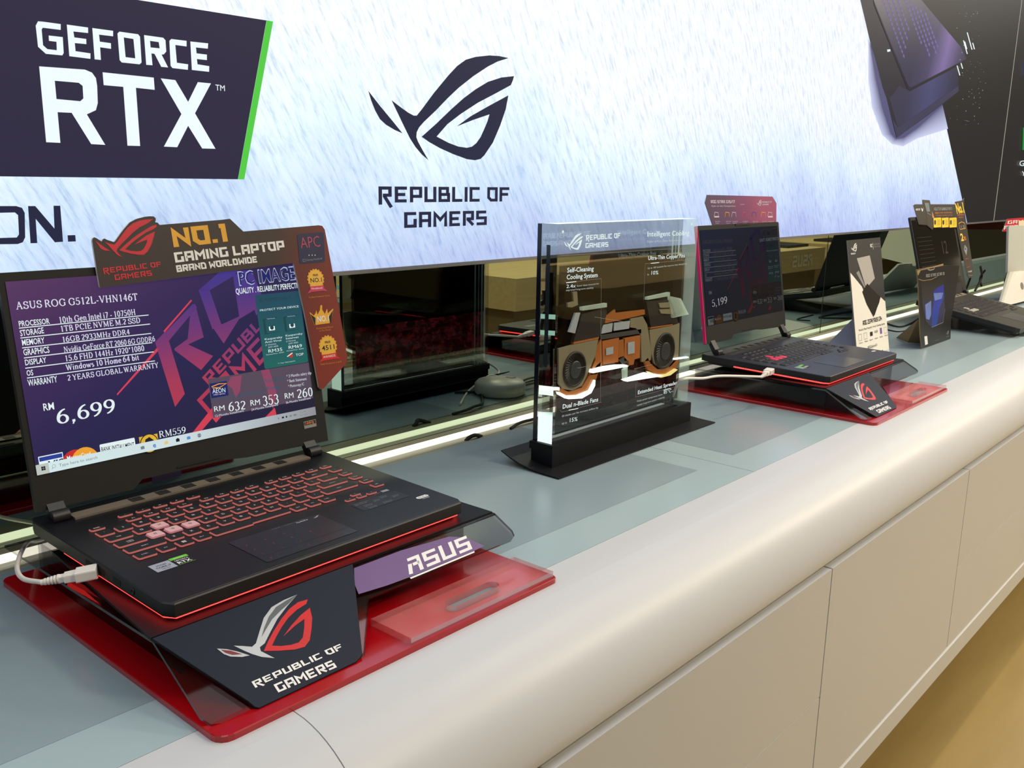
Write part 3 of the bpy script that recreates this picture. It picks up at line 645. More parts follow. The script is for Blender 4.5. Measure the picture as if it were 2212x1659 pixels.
a = MB(); a.inv = ic; a.prism([(0.478, -0.545), (0.50, -0.545), (0.50, -0.499), (0.482, -0.499), (0.478, -0.503)], X0, X1, M_WHITE, F=lambda y, z, x: Vector((x, y, z))); a.build('bottom_rail', ct)
a = MB(); a.inv = ic; a.box((X0, 0.72, FLOOR), (X1, 1.10, -0.545), mat('recess_grey', C(120, 116, 108), 0.6, noise=0.04, scale=10)); a.build('recessed_plinth', ct)
# LED light strip lying in the slot between glass and mirror
ls = thing('light_strip', 'bright warm white light strip in the slot along the back of the counter', 'light strip', loc=(0, 1.07, 0))
il = Matrix.Translation((0, -1.07, 0))
M_CHAN = mat('white_channel', C(150, 148, 126), 0.35, noise=0.03, scale=20)
a = MB(); a.inv = il; a.prism([(YS+0.001, -0.010), (1.109, -0.010), (1.109, -0.001), (1.096, -0.003), (1.062, -0.003), (1.045, -0.001), (YS+0.001, -0.0012)], X0, X1, M_CHAN, F=lambda y, z, x: Vector((x, y, z))); a.build('channel', ls)
a = MB(); a.inv = il; a.prism([(1.078+0.0095*math.cos(math.radians(t)), -0.0028+0.0055*math.sin(math.radians(t))) for t in range(0, 181, 20)], X0, X1, M_TUBE, F=lambda y, z, x: Vector((x, y, z))); a.build('diffuser', ls)
# ------------------------------------------------------------------ laptops
def frame_matrix(o, th, ps, sc=1.0):
    c, s = math.cos(ps), math.sin(ps)
    ux = Vector((c, s, 0)); uy = Vector((-s*math.cos(th), c*math.cos(th), math.sin(th))); uz = ux.cross(uy)
    m = Matrix(((ux.x, uy.x, uz.x, o[0]), (ux.y, uy.y, uz.y, o[1]), (ux.z, uy.z, uz.z, o[2]), (0, 0, 0, 1)))
    return m, ux, uy, uz
KEYROWS = [ # (y front, depth, [(label, x, width)])
 (210.5, 6.8, [('-', 65, 15), ('+', 84.5, 15), ('M', 104, 15), ('F', 123.5, 15), ('>', 143, 15)]),
 (194.2, 8.6, [('ESC', 27.8, 15)]+[('F%d' % (i+1), 66+i*19.2+(0 if i < 4 else 7 if i < 8 else 14), 15.2) for i in range(12)]),
 (175.2, 14.6, [(c, 27.8+i*19.0, 15.4) for i, c in enumerate("`1234567890-=")]+[('BACK', 275.0, 31.5)]),
 (156.6, 14.6, [('TAB', 27.8, 24.8)]+[(c, 56.6+i*19.0, 15.4) for i, c in enumerate("QWERTYUIOP[]")]+[('\\', 284.6, 22)]),
 (138.0, 14.6, [('CAPS LOCK', 27.8, 29.4)]+[(c, 61.0+i*19.0, 15.4) for i, c in enumerate("ASDFGHJKL;'")]+[('ENTER', 270, 36.5)]),
 (119.4, 14.6, [('SHIFT', 27.8, 39.2)]+[(c, 70.6+i*19.0, 15.4) for i, c in enumerate("ZXCVBNM,./")]+[('SHIFT', 260.6, 46)]),
 (100.6, 14.6, [('CTRL', 27.8, 19.2), ('FN', 51.0, 15.4), ('WIN', 70.2, 15.4), ('ALT', 89.2, 15.4), ('SPACE', 108.2, 92.6), ('ALT', 204.6, 15.4), ('FN', 223.6, 15.4), ('CTRL', 242.8, 16.4)]),
]
KEYCOL = [('DEL', 312.5, 194.2, 8.6), ('-', 313.5, 175.2, 12), ('HOME', 314, 156.6, 12), ('PGUP', 314.4, 138.0, 12), ('PGDN', 314.8, 119.4, 12), ('PRT', 315.2, 100.6, 12),
          ('^', 277, 95.0, 6.5), ('<', 262, 86.0, 6.5), ('v', 278, 85.5, 6.5), ('>', 293.5, 86.5, 6.5)]
_key = {}
def key_mesh(lab, w, d, mtop, mside, mleg, legend=True):
    k = (lab if legend else '', round(w, 4), round(d, 4), mtop.name, mside.name)
    if k in _key: return _key[k]
    a = MB(); r = min(0.0016, w*.2, d*.2); out = rrect(0, 0, w, d, r, 1)
    if lab == 'SPACE': out = [(0, r), (r, 0), (w*.47, 0), (w*.485, .0026), (w-r, .0026), (w, .0026+r), (w, d-r), (w-r, d), (r, d), (0, d-r)]
    ins = inset(out, 0.0007); n = len(out)
    v = [(x, y, 0) for x, y in out]+[(x, y, 0.0016) for x, y in ins]
    a.add(v, [(i, (i+1) % n, n+(i+1) % n, n+i) for i in range(n)], mside)
    tri = [tuple(n+i for i in t) for t in tessellate_polygon([[Vector((x, y, 0)) for x, y in ins]])]
    b0 = [(x, y) for x, y in out]+[(x, y) for x, y in ins]
    tri = [t if area2([b0[i] for i in t]) > 0 else t[::-1] for t in tri]
    a.add(v, tri, mtop)
    if legend:
        if lab == 'WIN':
            for x in (0, 1):
                for y in (0, 1): a.box((w*.38+x*.0022, d*.42+y*.0022, .0016), (w*.38+x*.0022+.0019, d*.42+y*.0022+.0019, .00166), mleg)
        elif lab != 'SPACE':
            lines = lab.split(' '); h = (0.0033 if len(lab) == 1 else 0.0017) if d > .01 else 0.0022
            for j, t in enumerate(lines):
                V, Fc, W = text_data(t, 'rog' if t.isalnum() else 'sans', 0, 1.7)
                wd = min(W*h*1.15, w*.8); x0 = w*.5-wd/2; y0 = d*.45-(h*1.6)*(j-(len(lines)-1)/2)
                a.add([(x0+x*wd/max(W, .05), y0+y*h, 0.00166) for x, y in V], Fc, mleg)
    _key[k] = a.build('key')
    return _key[k]
def put_key(lab, x, y, w, d, par, mats, legend=True, first={}):
    proto = key_mesh(lab, w, d, *mats, legend)
    o = proto if proto.parent is None and proto.name not in first else proto.copy()
    if o is not proto: COL.objects.link(o)
    first[proto.name] = 1
    o.parent = par; o.location = (x, y, 0.0004); return o
K_TOP = mat('key_black', C(15, 15, 18), 0.5, noise=0.1, scale=300)
K_SIDE = glow('key_red_backlight', C(255, 140, 130), 0.40)
K_LEG = glow('key_legend_lit', C(235, 215, 215), 0.62)
K_WASD = mat('translucent_keycap', C(226, 178, 182), 0.35, noise=0.03, scale=200)
K_WSIDE = glow('translucent_keycap_side', C(228, 140, 146), 0.55)
K_SIDE2 = mat('key_side_dull', C(58, 54, 62), 0.5, noise=0.1, scale=300)
K_LEG2 = mat('key_legend_dull', C(120, 116, 124), 0.5, noise=0.05, scale=300)
K_RED2 = mat('key_pink_red', C(214, 44, 84), 0.45, noise=0.04, scale=200)
K_TOP3 = mat('key_charcoal', C(34, 32, 30), 0.5, noise=0.1, scale=300)
K_LEG3 = mat('key_legend_pale', C(196, 188, 176), 0.5, noise=0.05, scale=300)
K_CLR3 = mat('key_clear_pale', C(186, 180, 168), 0.4, noise=0.05, scale=300)
M_DECK1 = mat('deck_brushed_black', C(19, 20, 25), 0.38, spec=.35, noise=0.25, scale=60, stretch=(1, 14, 1))
M_SHELL = mat('laptop_shell_black', C(26, 26, 28), 0.45, noise=0.1, scale=300)
M_DECK2 = mat('deck_blue_black', C(32, 34, 46), 0.4, noise=0.08, scale=60, stretch=(1, 14, 1))
M_DECK3 = mat('deck_charcoal', C(52, 48, 42), 0.4, noise=0.08, scale=60, stretch=(1, 14, 1))
M_PAD = mat('touchpad_satin', C(33, 34, 44), 0.28, noise=0.06, scale=100)
M_STRIP = mat('hinge_strip_grey', C(118, 108, 96), 0.42, noise=0.08, scale=300)
M_BEZEL = mat('screen_bezel', C(38, 37, 37), 0.6, spec=.25, noise=0.06, scale=400)
def make_laptop(name, label, M, k, deck, mats, legend, lid, strip, bar, lidside=None, wasd=None, numpad=False, screen_size=(0.3476, 0.1955), lidx=(-0.006, 0.362)):
    """k scales the whole machine; lid = (x, y, z, lean) of the picture's lower left corner in the machine's own axes"""
    t = thing(name, label, 'laptop', M=M); W, D = 0.36, 0.275
    S = lambda x, y, z: Vector((x*k, y*k, z*k))
    out = [(0, .010), (.006, 0), (W-.006, 0), (W, .010), (W, .262), (W-.004, D), (.004, D), (0, .262)]
    a = MB(); a.prism(out, -0.013, 0, deck, side=M_SHELL, F=S, bev=0.0012); a.build('deck', t)
    a = MB(); a.prism([(.006, .014), (.012, .007), (W-.012, .007), (W-.006, .014), (W-.01, .262), (.01, .262)], -0.0195, -0.013, M_SHELL, F=S)
    for x in (.03, W-.05):
        for y in (.02, .235): a.box((x, y, -.021), (x+.02, y+.006, -.0195), M_RUBBER, F=S)
    a.build('bottom_pan', t)
    if bar:
        a = MB()
        p = [(.0035, .20), (.0035, .013), (.0095, .0045), (W-.0095, .0045), (W-.0035, .013), (W-.0035, .20)]
        V = []; Fc = []; stroke_faces(p, 0.003, V, Fc)
        n = len(V); vs = [S(q.x, q.y, -0.0158) for q in V]+[S(q.x, q.y, -0.0131) for q in V]
        fs = [f[::-1] for f in Fc]+[tuple(n+i for i in f) for f in Fc]+[(2*i, 2*i+2, n+2*i+2, n+2*i)[::-1] for i in range(len(p)-1)]+[(2*i+1, 2*i+3, n+2*i+3, n+2*i+1) for i in range(len(p)-1)]
        a.add(vs, fs, bar); a.build('light_bar', t, label='glowing red light bar along the lower edge')
    # keyboard
    km, ks, kl = mats
    for y, d, row in KEYROWS:
        for lab, x, w in row:
            m3 = (km, ks, kl)
            if wasd and lab in 'WASD' and len(lab) == 1 and y < 170: m3 = wasd
            o = put_key(lab, x*k/1000, y*k/1000, w*k/1000, d*k/1000, t, m3, legend)
            if m3 is wasd: o['label'] = 'pale translucent keycap' if wasd[0] is K_WASD else 'keycap of a brighter colour'
    for lab, x, y, d in KEYCOL: put_key(lab, x*k/1000, y*k/1000, (15 if x > 300 else 13)*k/1000, d*k/1000, t, (km, ks, kl), legend)
    # touchpad with its lower crease
    a = MB(); a.prism(rrect(.1085, .015, .2175, .0805, .002, 2), 0.0, 0.0004, M_PAD, F=S); a.build('touchpad', t)
    # vents and strip by the hinge
    a = MB(); a.box((.032, .2385, 0), (.328, .2545, .0022), strip, F=S); vt = a.build('vent_strip', t)
    a = MB()
    for g in range(7):
        x0 = .095+g*.031
        for j in range(7): a.box((x0+j*.0021, .2405, .0022), (x0+j*.0021+.0014, .2530, .0025), M_RUBBER, F=S)
    a.build('vent_slot', vt, kind='stuff')
    for x in (.012, .331):
        a = MB()
        a.tube([S(x, .2475, .005), S(x+.017, .2475, .005)], .0068*k, M_SHELL, n=14)
        yb = lid[0+1]-math.sin(lid[3])*.030+.0050; zb = lid[2]-math.cos(lid[3])*.030
        a.prism([(.2425, .0015), (.2545, .0015), (yb+.0045, zb), (yb+.0045, zb+.010), (yb-.0008, zb+.010), (yb-.0035, zb)], x, x+.017, M_SHELL, F=lambda y, z, xx: S(xx, y, z)); a.build('hinge', t)
    # lid
    lx, ly, lz, le = lid
    up = Vector((0, math.sin(le), math.cos(le))); nn = Vector((0, -math.cos(le), math.sin(le)))
    LB = Vector((lx, ly, lz))
    LF = lambda x, y, z: (LB+Vector((1, 0, 0))*x+up*y+nn*z)*k
    lo = screen_size[1]+.009
    x0, x1 = lidx
    lido = [(x0, -.037), (.097, -.0378), (.108, -.0292), (.21, -.0296), (.24, -.033), (x1, -.037), (x1, lo-.003), (x1-.003, lo), (x0+.003, lo), (x0, lo-.003)]
    a = MB(); a.prism(lido, -0.0065, -0.0005, M_BEZEL, side=lidside or M_SHELL, F=LF)
    l = a.build('lid', t)
    a = MB(); a.box((.150, -.026, -.0005), (.205, -.0245, .0004), M_RUBBER, F=LF); a.build('bezel_rib', l)
    a = MB(); a.box((.150, lo-.004, -.0005), (.215, lo+.0006, .0006), M_RUBBER, F=LF); a.build('camera_bump', l)
    # the same face in world axes, for the picture on it
    R3 = M.to_3x3()
    pl = Plane(M @ (LB*k), R3 @ Vector((1, 0, 0)), R3 @ up, R3 @ nn)
    dk = Plane(M.translation, R3 @ Vector((1, 0, 0)), R3 @ Vector((0, 1, 0)), R3 @ Vector((0, 0, 1)))
    return t, l, pl, dk, M.inverted()

# --- first laptop
M1, *_ = frame_matrix((0.35408, 0.690164, 0.073402), 0.0219, 0.0107)
LAB1 = 'open black gaming laptop with lit red keys and a purple price screen, nearest the camera'
lap1, lid1, L1, D1, I1 = make_laptop('laptop', LAB1, M1, 1.0, M_DECK1, (K_TOP, K_SIDE, K_LEG), True, (0.00728, 0.2618, 0.04796, 0.18354), M_STRIP, M_REDLED, wasd=(K_WASD, K_WSIDE, K_SIDE2))
sw, sh = 0.3476, 0.1955
zlo, zhi = 0.045, 0.245
def screen_art(pl, inv, parent, dim, p_):
    """the price picture: p_ prefixes material names, dim scales the light given off"""
    bg = glow_ramp(p_+'screen_back', (-0.55, 0, 1), -.12, .24, [(0, C(34, 30, 54)), (0.45, C(38, 34, 76)), (0.68, C(56, 40, 84)), (1, C(88, 54, 96))] if dim > .6 else [(0, C(22, 20, 22)), (0.5, C(16, 19, 28)), (1, C(19, 25, 46))], 1.0)
    let = glow_ramp(p_+'screen_letters', (0, 0, 1), zlo, zhi, [(0, C(190, 50, 72)), (0.35, C(166, 56, 84)), (0.62, C(112, 54, 112)), (.82, C(74, 52, 128)), (1, C(60, 52, 140))], dim if dim > .6 else 0.075)
    hot = glow(p_+'screen_red', C(206, 62, 84), dim if dim > .6 else 0.09)
    wt = glow(p_+'screen_text', C(214, 216, 232), dim)
    ws = glow(p_+'screen_strong', C(226, 240, 240), dim if dim > .6 else 0.10)
    bar = glow_ramp(p_+'screen_taskbar', (1, 0, 0), 0.0, 0.36, [(0, C(210, 232, 232)), (0.45, C(206, 222, 226)), (1, C(140, 140, 146))], dim)
    gt = glow(p_+'screen_grey_text', C(120, 128, 130), dim)
    teal = glow_ramp(p_+'screen_teal', (0, 0, 1), .09, .2, [(0, C(30, 104, 92)), (1, C(30, 72, 92))], dim if dim > .6 else 0.10)
    tdk = glow(p_+'screen_teal_dark', C(22, 68, 74), dim*.9); navy = glow(p_+'screen_navy', C(26, 34, 98), dim)
    red = glow(p_+'screen_visa_red', C(196, 44, 40), dim); org = glow(p_+'screen_orange', C(236, 160, 48), dim); yel = glow(p_+'screen_yellow', C(222, 178, 50), dim)
    blk = glow(p_+'screen_black_ink', C(26, 26, 40), dim); pan = glow(p_+'screen_panel_grey', C(88, 74, 92), dim*.92); blu = glow(p_+'screen_blue', C(40, 60, 150), dim)
    A = Art(pl, inv, eps=0.00006, base=0.0002); A.src = L1; A.poly([(0, 0), (sw, 0), (sw, sh), (0, sh)], bg, 0)
    tb = 0.0105
    A.crop = (0, 450, 2.7645)
    clipx = sw-.001
    # big letters
    for pts in ([(925, 800), (990, 732), (1103, 1108), (1045, 1186)], [(985, 742), (1152, 570), (1176, 590), (1000, 800)], [(1140, 585), (1165, 570), (1216, 770), (1150, 800), (1045, 850), (1040, 838), (1120, 780)],
                [(1040, 846), (1120, 812), (1272, 882), (1200, 966)], [(1185, 490), (1240, 455), (1320, 690), (1268, 722)], [(1185, 490), (1310, 380), (1420, 372), (1400, 400), (1235, 500)],
                [(1262, 700), (1330, 690), (1440, 640), (1335, 808)], [(1390, 400), (1450, 385), (1530, 600), (1430, 660)], [(1440, 372), (1500, 370), (1580, 560), (1530, 640)]):
        A.poly(pts, let, 1, True)
    for pts in ([(697, 1108), (700, 1118), (955, 838), (935, 835)], [(975, 733), (982, 742), (1146, 552), (1140, 545)]): A.poly(pts, hot, 1, True)
    A.textpx('rEPUBLIC', (1250, 1060), (1640, 625), (1215, 1000), let, 1, 'rog')
    A.textpx('GAMERS', (1260, 1250), (1790, 690), (1185, 1130), let, 1, 'rog', weight=1.6)
    for pts in ([(1150, 1338), (1275, 1180), (1300, 1215), (1200, 1332)], [(1255, 1240), (1420, 1060), (1440, 1100), (1290, 1280)], [(1585, 1245), (1640, 1190), (1650, 1230), (1615, 1262)]): A.poly(pts, hot, 1, True)
    # headings
    A.textpx('ASUS ROG G512L-VHN146T', (98, 604), (822, 548), (94, 560), wt, 4, 'book', bold=.3)
    for i, (lab, val) in enumerate((('PROCESSOR', '10th Gen Intel i7 - 10750H'), ('STORAGE', '1TB PCIE NVME M.2 SSD'), ('MEMORY', '16GB 2933MHz DDR4'), ('GRAPHICS', 'Nvidia GeForce RTX2060 6G GDDR6'), ('DISPLAY', '15.6 FHD 144Hz 1920*1080'), ('OS', 'Windows 10 Home 64 bit'), ('WARRANTY', '2 YEARS GLOBAL WARRANTY'))):
        L_ = [((112, 707), (297, 689), (107, 672)), ((121, 764), (263, 745), (116, 727)), ((131, 820), (267, 805), (126, 783)), ((140, 879), (296, 861), (134, 840)), ((149, 938), (278, 921), (144, 903)), ((159, 1001), (199, 996), (154, 966)), ((168, 1062), (343, 1037), (163, 1022))][i]
        R_ = [((353, 686), (810, 636), (349, 650)), ((362, 737), (838, 683), (358, 703)), ((372, 800), (776, 752), (368, 768)), ((382, 860), (926, 793), (377, 828)), ((389, 914), (862, 850), (384, 880)), ((396, 969), (830, 905), (391, 935)), ((404, 1030), (946, 950), (399, 998))][i]
        A.textpx(lab, *L_, ws, 4, 'sans', bold=0.012)
        A.textpx(val, *R_, wt, 4, 'book', bold=.35)
    for a_, b_ in (((112, 716), (886, 637)), ((121, 775), (895, 691)), ((131, 834), (902, 747)), ((142, 894), (908, 802)), ((150, 955), (917, 857)), ((160, 1014), (924, 911))): A.line([a_, b_], 0.0009, ws, 4, True)
    A.textpx('RM', (257, 1210), (324, 1200), (252, 1165), ws, 4, 'sans', bold=0.01)
    if dim > .6: A.textpx('6,699', (344, 1290), (694, 1212), (338, 1208), ws, 4, 'book', bold=.15)
    # shop heading, advert panel, instalment panel
    A.textpx('PC IMAGE', (1425, 462), (1765, 425), (1413, 375), glow(p_+'screen_pale_line', C(176, 184, 214), dim), 4, 'sans', bold=0.026)
    A.textpx('PC IMAGE', (1428, 458), (1760, 423), (1417, 379), navy, 5, 'sans', bold=0.006)
    A.textpx('QUALITY . RELIABILITY.PERFECTION', (1408, 513), (1812, 472), (1405, 478), ws, 4, 'sans', bold=0.012)
    pa = [A.q(p) for p in ((1520, 518), (1572, 962))]
    y0 = pa[1][1]; y1 = pa[0][1]; xa = pa[0][0]
    A.poly(rrect(xa, y0, sw-.0015, y1, .002), teal, 4)
    cw = sw-.0015-xa
    T = lambda s_, fx, fy, h, w, m=ws, f='sans', al=0.0: A.text(s_, (xa+cw*fx, y0+(y1-y0)*fy), h, m, 7, f, w=w, align=al)
    T('KASPERSKY', .08, .90, .0042, cw*.72, tdk)
    T('PROTECT YOUR DEVICE', .06, .775, .0026, cw*.88)
    for fx in (.1, .56):
        bx, by = xa+cw*fx, y0+(y1-y0)*.46
        A.poly([(bx, by), (bx+cw*.32, by+.001), (bx+cw*.32, by+.020), (bx, by+.019)], tdk, 5)
        A.poly([(bx+cw*.05, by+.001), (bx+cw*.32, by+.0015), (bx+cw*.32, by+.019), (bx+cw*.05, by+.018)], teal, 6)
        A.poly(rrect(bx+cw*.11, by+.004, bx+cw*.24, by+.009, .0006), ws, 7); A.poly(disc(bx+cw*.175, by+.0075, .0027, 14), tdk, 8)
        T('Total Security', fx+.09, .66, .0011, cw*.18, wt)
    T('Kaspersky', .08, .385, .0025, cw*.4); T('Anti-Virus', .08, .345, .0025, cw*.37); T('(1 Device)', .08, .31, .0017, cw*.24, wt); T('JUST ADD', .14, .275, .0018, cw*.22, wt); T('RM35', .12, .21, .0042, cw*.32)
    T('Kaspersky', .55, .395, .0025, cw*.4); T('Internet', .55, .355, .0025, cw*.3); T('(1 Device)', .55, .32, .0017, cw*.22, wt); T('JUST ADD', .6, .285, .0018, cw*.22, wt); T('RM69', .58, .22, .0042, cw*.32)
    T('Normal Price : RM79', .07, .18, .0014, cw*.4, wt); T('Normal Price : RM99', .53, .19, .0014, cw*.4, wt); T('TOP', .73, .105, .0034, cw*.18); T('*1 Year Subscription', .3, .04, .0014, cw*.4, wt)
    A.poly(disc(xa+cw*.62, y0+(y1-y0)*.13, .0030, 16), red, 6); A.line([(xa+cw*.53, y0+(y1-y0)*.12), (xa+cw*.66, y0+(y1-y0)*.16)], .0011, ws, 8)
    pq = A.q((1240, 1020)); pb = A.q((1258, 1255))
    A.poly([(pq[0], pb[1]), (sw-.001, pb[1]), (sw-.001, pq[1]), (pq[0], pq[1])], pan, 2)
    A.poly([(pq[0]+.024, pq[1]-.01), (pq[0]+.03, pq[1]-.002), (pq[0]+.045, pq[1]-.002), (pq[0]+.04, pq[1]-.02), (pq[0]+.033, pq[1]-.028), (pq[0]+.03, pq[1]-.016)], glow(p_+'screen_rose', C(140, 66, 96), dim), 3)
    A.poly([(pq[0]+.072, pq[1]), (pq[0]+.084, pq[1]), (pq[0]+.09, pq[1]-.03), (pq[0]+.082, pq[1]-.05), (pq[0]+.078, pq[1]-.03)], glow(p_+'screen_rose', C(140, 66, 96), dim), 3)
    q = [A.q(p) for p in ((1262, 1135), (1352, 1030))]; A.poly([(q[0][0], q[0][1]), (q[1][0], q[0][1]), (q[1][0], q[1][1]), (q[0][0], q[1][1])], navy, 5)
    A.line([(q[0][0]+.002, q[1][1]-.004), (q[0][0]+.012, q[1][1]-.002), (q[1][0]-.001, q[1][1]-.003), (q[0][0]+.012, q[1][1]-.0065), (q[0][0]+.003, q[1][1]-.0055)], .0011, org, 6)
    A.textpx('AEON', (1268, 1106), (1345, 1098), (1265, 1077), ws, 6); A.textpx('CREDIT SERVICE', (1273, 1118), (1343, 1109), (1272, 1111), wt, 6)
    tq = glow(p_+'screen_teal_ink', C(34, 88, 110), dim)
    A.textpx('Non Credit Card Installment Plan', (1268, 1152), (1570, 1102), (1266, 1132), tq, 6); A.textpx('Repayment', (1580, 1040), (1700, 1022), (1578, 1018), tq, 6); A.textpx('Bonus', (1590, 1085), (1670, 1075), (1588, 1062), tq, 6)
    for s_, a_, b_, c_ in (('* 3 Months salary slip', (1710, 1012), (1858, 990), (1708, 994)), ('* Bank Statement', (1715, 1041), (1830, 1025), (1713, 1023)), ('* Photocopy IC', (1720, 1071), (1815, 1056), (1718, 1054))): A.textpx(s_, a_, b_, c_, wt, 6)
    for n_, a_, b_, c_, a2, b2, c2, sub, a3, b3 in (('632', (1365, 1212), (1467, 1200), (1361, 1160), (1275, 1215), (1341, 1205), (1271, 1183), '12-Months Installment', (1280, 1248), (1455, 1214)),
                                ('353', (1570, 1180), (1665, 1165), (1566, 1122), (1492, 1180), (1552, 1172), (1489, 1145), '24-Months Installment', (1500, 1210), (1660, 1177)),
                                ('260', (1775, 1135), (1868, 1120), (1770, 1083), (1697, 1138), (1752, 1130), (1694, 1104), '36-Months Installment', (1705, 1168), (1855, 1138))):
        A.textpx(n_, a_, b_, c_, ws, 6, 'book'); A.textpx('RM', a2, b2, c2, ws, 6); A.textpx(sub, a3, b3, (a3[0]-2, a3[1]-14), wt, 6)
    # bottom row of cards
    q0, q1 = A.q((226, 1487)), A.q((372, 1455)); vt_ = q1[1]
    A.poly([(q0[0], .0005), (q1[0], .0005), (q1[0], vt_), (q0[0], vt_)], ws, 4); A.poly([(q0[0]+.0008, vt_-.0052), (q1[0]-.0008, vt_-.0052), (q1[0]-.0008, vt_-.0010), (q0[0]+.0008, vt_-.0010)], blu if dim > .6 else navy, 5)
    A.text('VISA', (q0[0]+.0075, vt_-.0128), .0066, navy, 5, w=.024, slant=.25, bold=.02)
    cl = lambda pts: [(x, max(y, .0005)) for x, y in pts]
    t1, t2 = A.q((440, 1441)), A.q((497, 1427)); A.poly(cl(disc(t1[0], t1[1]-.0145, .0145)), red, 4); A.poly(cl(disc(t2[0], t2[1]-.0145, .0145)), org, 5)
    m0, m1 = A.q((398, 1500)), A.q((540, 1470)); A.text('MasterCard', (m0[0], m0[1]-.0012), .0048, ws, 6, w=m1[0]-m0[0], bold=.01)
    q0, q1 = A.q((600, 1460)), A.q((808, 1412)); A.poly(rrect(q0[0], q0[1]-.006, q1[0], q1[1]+.008, .0012), ws, 4); A.textpx('BANK INSTALLMENT', (604, 1454), (802, 1422), (600, 1426), blk, 5, bold=0.01)
    q0, q1 = A.q((836, 1420)), A.q((938, 1345)); A.poly([(q0[0], q0[1]-.005), (q1[0], q0[1]-.005), (q1[0], q1[1]), (q0[0], q1[1])], yel, 4); cx, cy = (q0[0]+q1[0])/2, (q0[1]+q1[1])/2-.004
    A.poly(disc(cx, cy, .0108), blk, 5); A.poly(disc(cx, cy, .0098), yel, 6); A.poly([(cx-.006, cy-.004), (cx-.004, cy+.005), (cx+.001, cy+.007), (cx+.006, cy+.002), (cx+.002, cy+.001), (cx+.004, cy-.005)], blk, 7)
    A.textpx('RM559', (950, 1370), (1110, 1340), (947, 1332), ws, 5, 'book')
    # task bar
    if dim > .6:
        A.poly([(0, 0), (sw, 0), (sw, tb), (0, tb)], bar, 8)
        A.poly([(0, 0), (.0125, 0), (.0125, tb), (0, tb)], glow(p_+'screen_start', C(186, 196, 188), dim), 9)
        for i in range(2):
            for j in range(2): A.poly([(.005+i*.0021, .0038+j*.0021), (.0069+i*.0021, .0038+j*.0021), (.0069+i*.0021, .0057+j*.0021), (.005+i*.0021, .0057+j*.0021)], blk, 10)
        A.line(disc(.0175, .0058, .0017, 12)+[(.0192, .0058)], .0003, gt, 10); A.line([(.0163, .0046), (.0150, .0030)], .0004, gt, 10)
        A.text('Type here to search', (.0225, .0040), .0032, gt, 10, w=.040)
        for x, m, h in ((.113, gt, 0), (.127, glow(p_+'icon_blue', C(50, 120, 200), dim), 1), (.141, glow(p_+'icon_folder', C(226, 200, 120), dim), 2), (.155, blk, 3), (.1685, glow(p_+'icon_blue2', C(80, 140, 210), dim), 2), (.182, blk, 4)):
            if h == 1: A.text('e', (x-.002, .0028), .0058, m, 10, bold=.02)
            elif h == 4: A.line(disc(x, .0055, .0019, 12)+[(x+.0019, .0055)], .0006, m, 10); A.line([(x-.001, .004), (x+.001, .007)], .0006, m, 10); A.line([(x+.001, .004), (x-.001, .007)], .0006, m, 10)
            else: A.poly([(x-.0022, .0036), (x+.0022, .0036), (x+.0022, .0066), (x, .0079) if h == 3 else (x+.0005, .0072), (x-.0022, .0066)], m, 10)
        for i, w in enumerate((.0016, .003, .002, .003, .0045)): A.poly([(.290+i*.0058, .0044), (.290+i*.0058+w, .0044), (.290+i*.0058+w, .0066), (.290+i*.0058, .0066)], (gt, blk, blk, gt, gt)[i], 10)
        A.text('8:16 PM', (.3235, .0062), .0021, gt, 10, w=.009); A.text('30/11/2020', (.3225, .0024), .0021, gt, 10, w=.012)
    else:
        A.crop = (1500, 400, 4.877); A.src = pl
        A.textpx('5,199', (186, 1284), (346, 1240), (186, 1210), glow(p_+'screen_price', C(170, 170, 176), 0.75), 6, 'book')
    return A.build('screen', parent)
screen_art(L1, I1, lid1, 1.0, 'a_')
# small print on the lid and the palm rest
A = Art(L1, I1, eps=0.00006, base=0.0001); A.crop = (420, 560, 4.147)
q0, q1 = A.q((985, 1520)), A.q((1085, 1425)); A.poly([(q0[0], q0[1]), (q1[0], q0[1]), (q1[0], q1[1]-.001), (q0[0], q1[1]-.001)], I_GREY, 0); A.poly([(q0[0]+.0008, q0[1]+.004), (q1[0]-.0008, q0[1]+.004), (q1[0]-.0008, q1[1]-.0018), (q0[0]+.0008, q1[1]-.0018)], I_BLACK, 1)
A.textpx('144Hz', (990, 1487), (1072, 1468), (986, 1458), I_ORNG, 2, 'sans', bold=.015)
A.build('lid_sticker', lid1)
A = Art(D1, I1, eps=0.00008, base=0.0002)
A.poly([(.0270, .0655), (.0470, .0655), (.0470, .0835), (.0270, .0835)], mat('sticker_silver', C(184, 190, 204), 0.35, metal=.3, noise=.04, scale=200), 0)
A.text('intel', (.0320, .0770), .0032, I_BLACK, 1, w=.010); A.text('CORE i7', (.0298, .0718), .0034, I_BLACK, 1, w=.0145, bold=.01); A.text('10th Gen', (.0325, .0680), .0019, I_BLACK, 1, w=.009)
A.poly([(.0478, .0655), (.0660, .0655), (.0660, .0800), (.0478, .0800)], I_BLACK, 0); A.poly([(.0478, .0800), (.0660, .0800), (.0660, .0850), (.0478, .0850)], I_GREEN, 0)
A.text('NVIDIA', (.0515, .0815), .0018, I_WHITE, 1, w=.0105); A.text('GEFORCE', (.0495, .0755), .0028, I_WHITE, 1, w=.0140); A.text('RTX', (.0495, .0685), .0054, I_WHITE, 1, w=.0140, bold=.02); A.line([(.0485, .0665), (.0655, .0665)], .0004, I_GREEN, 1)
A.poly(rrect(.2590, .0540, .3260, .0790, .002), mat('print_panel_black', C(24, 25, 32), .35, noise=.05, scale=100), 0)
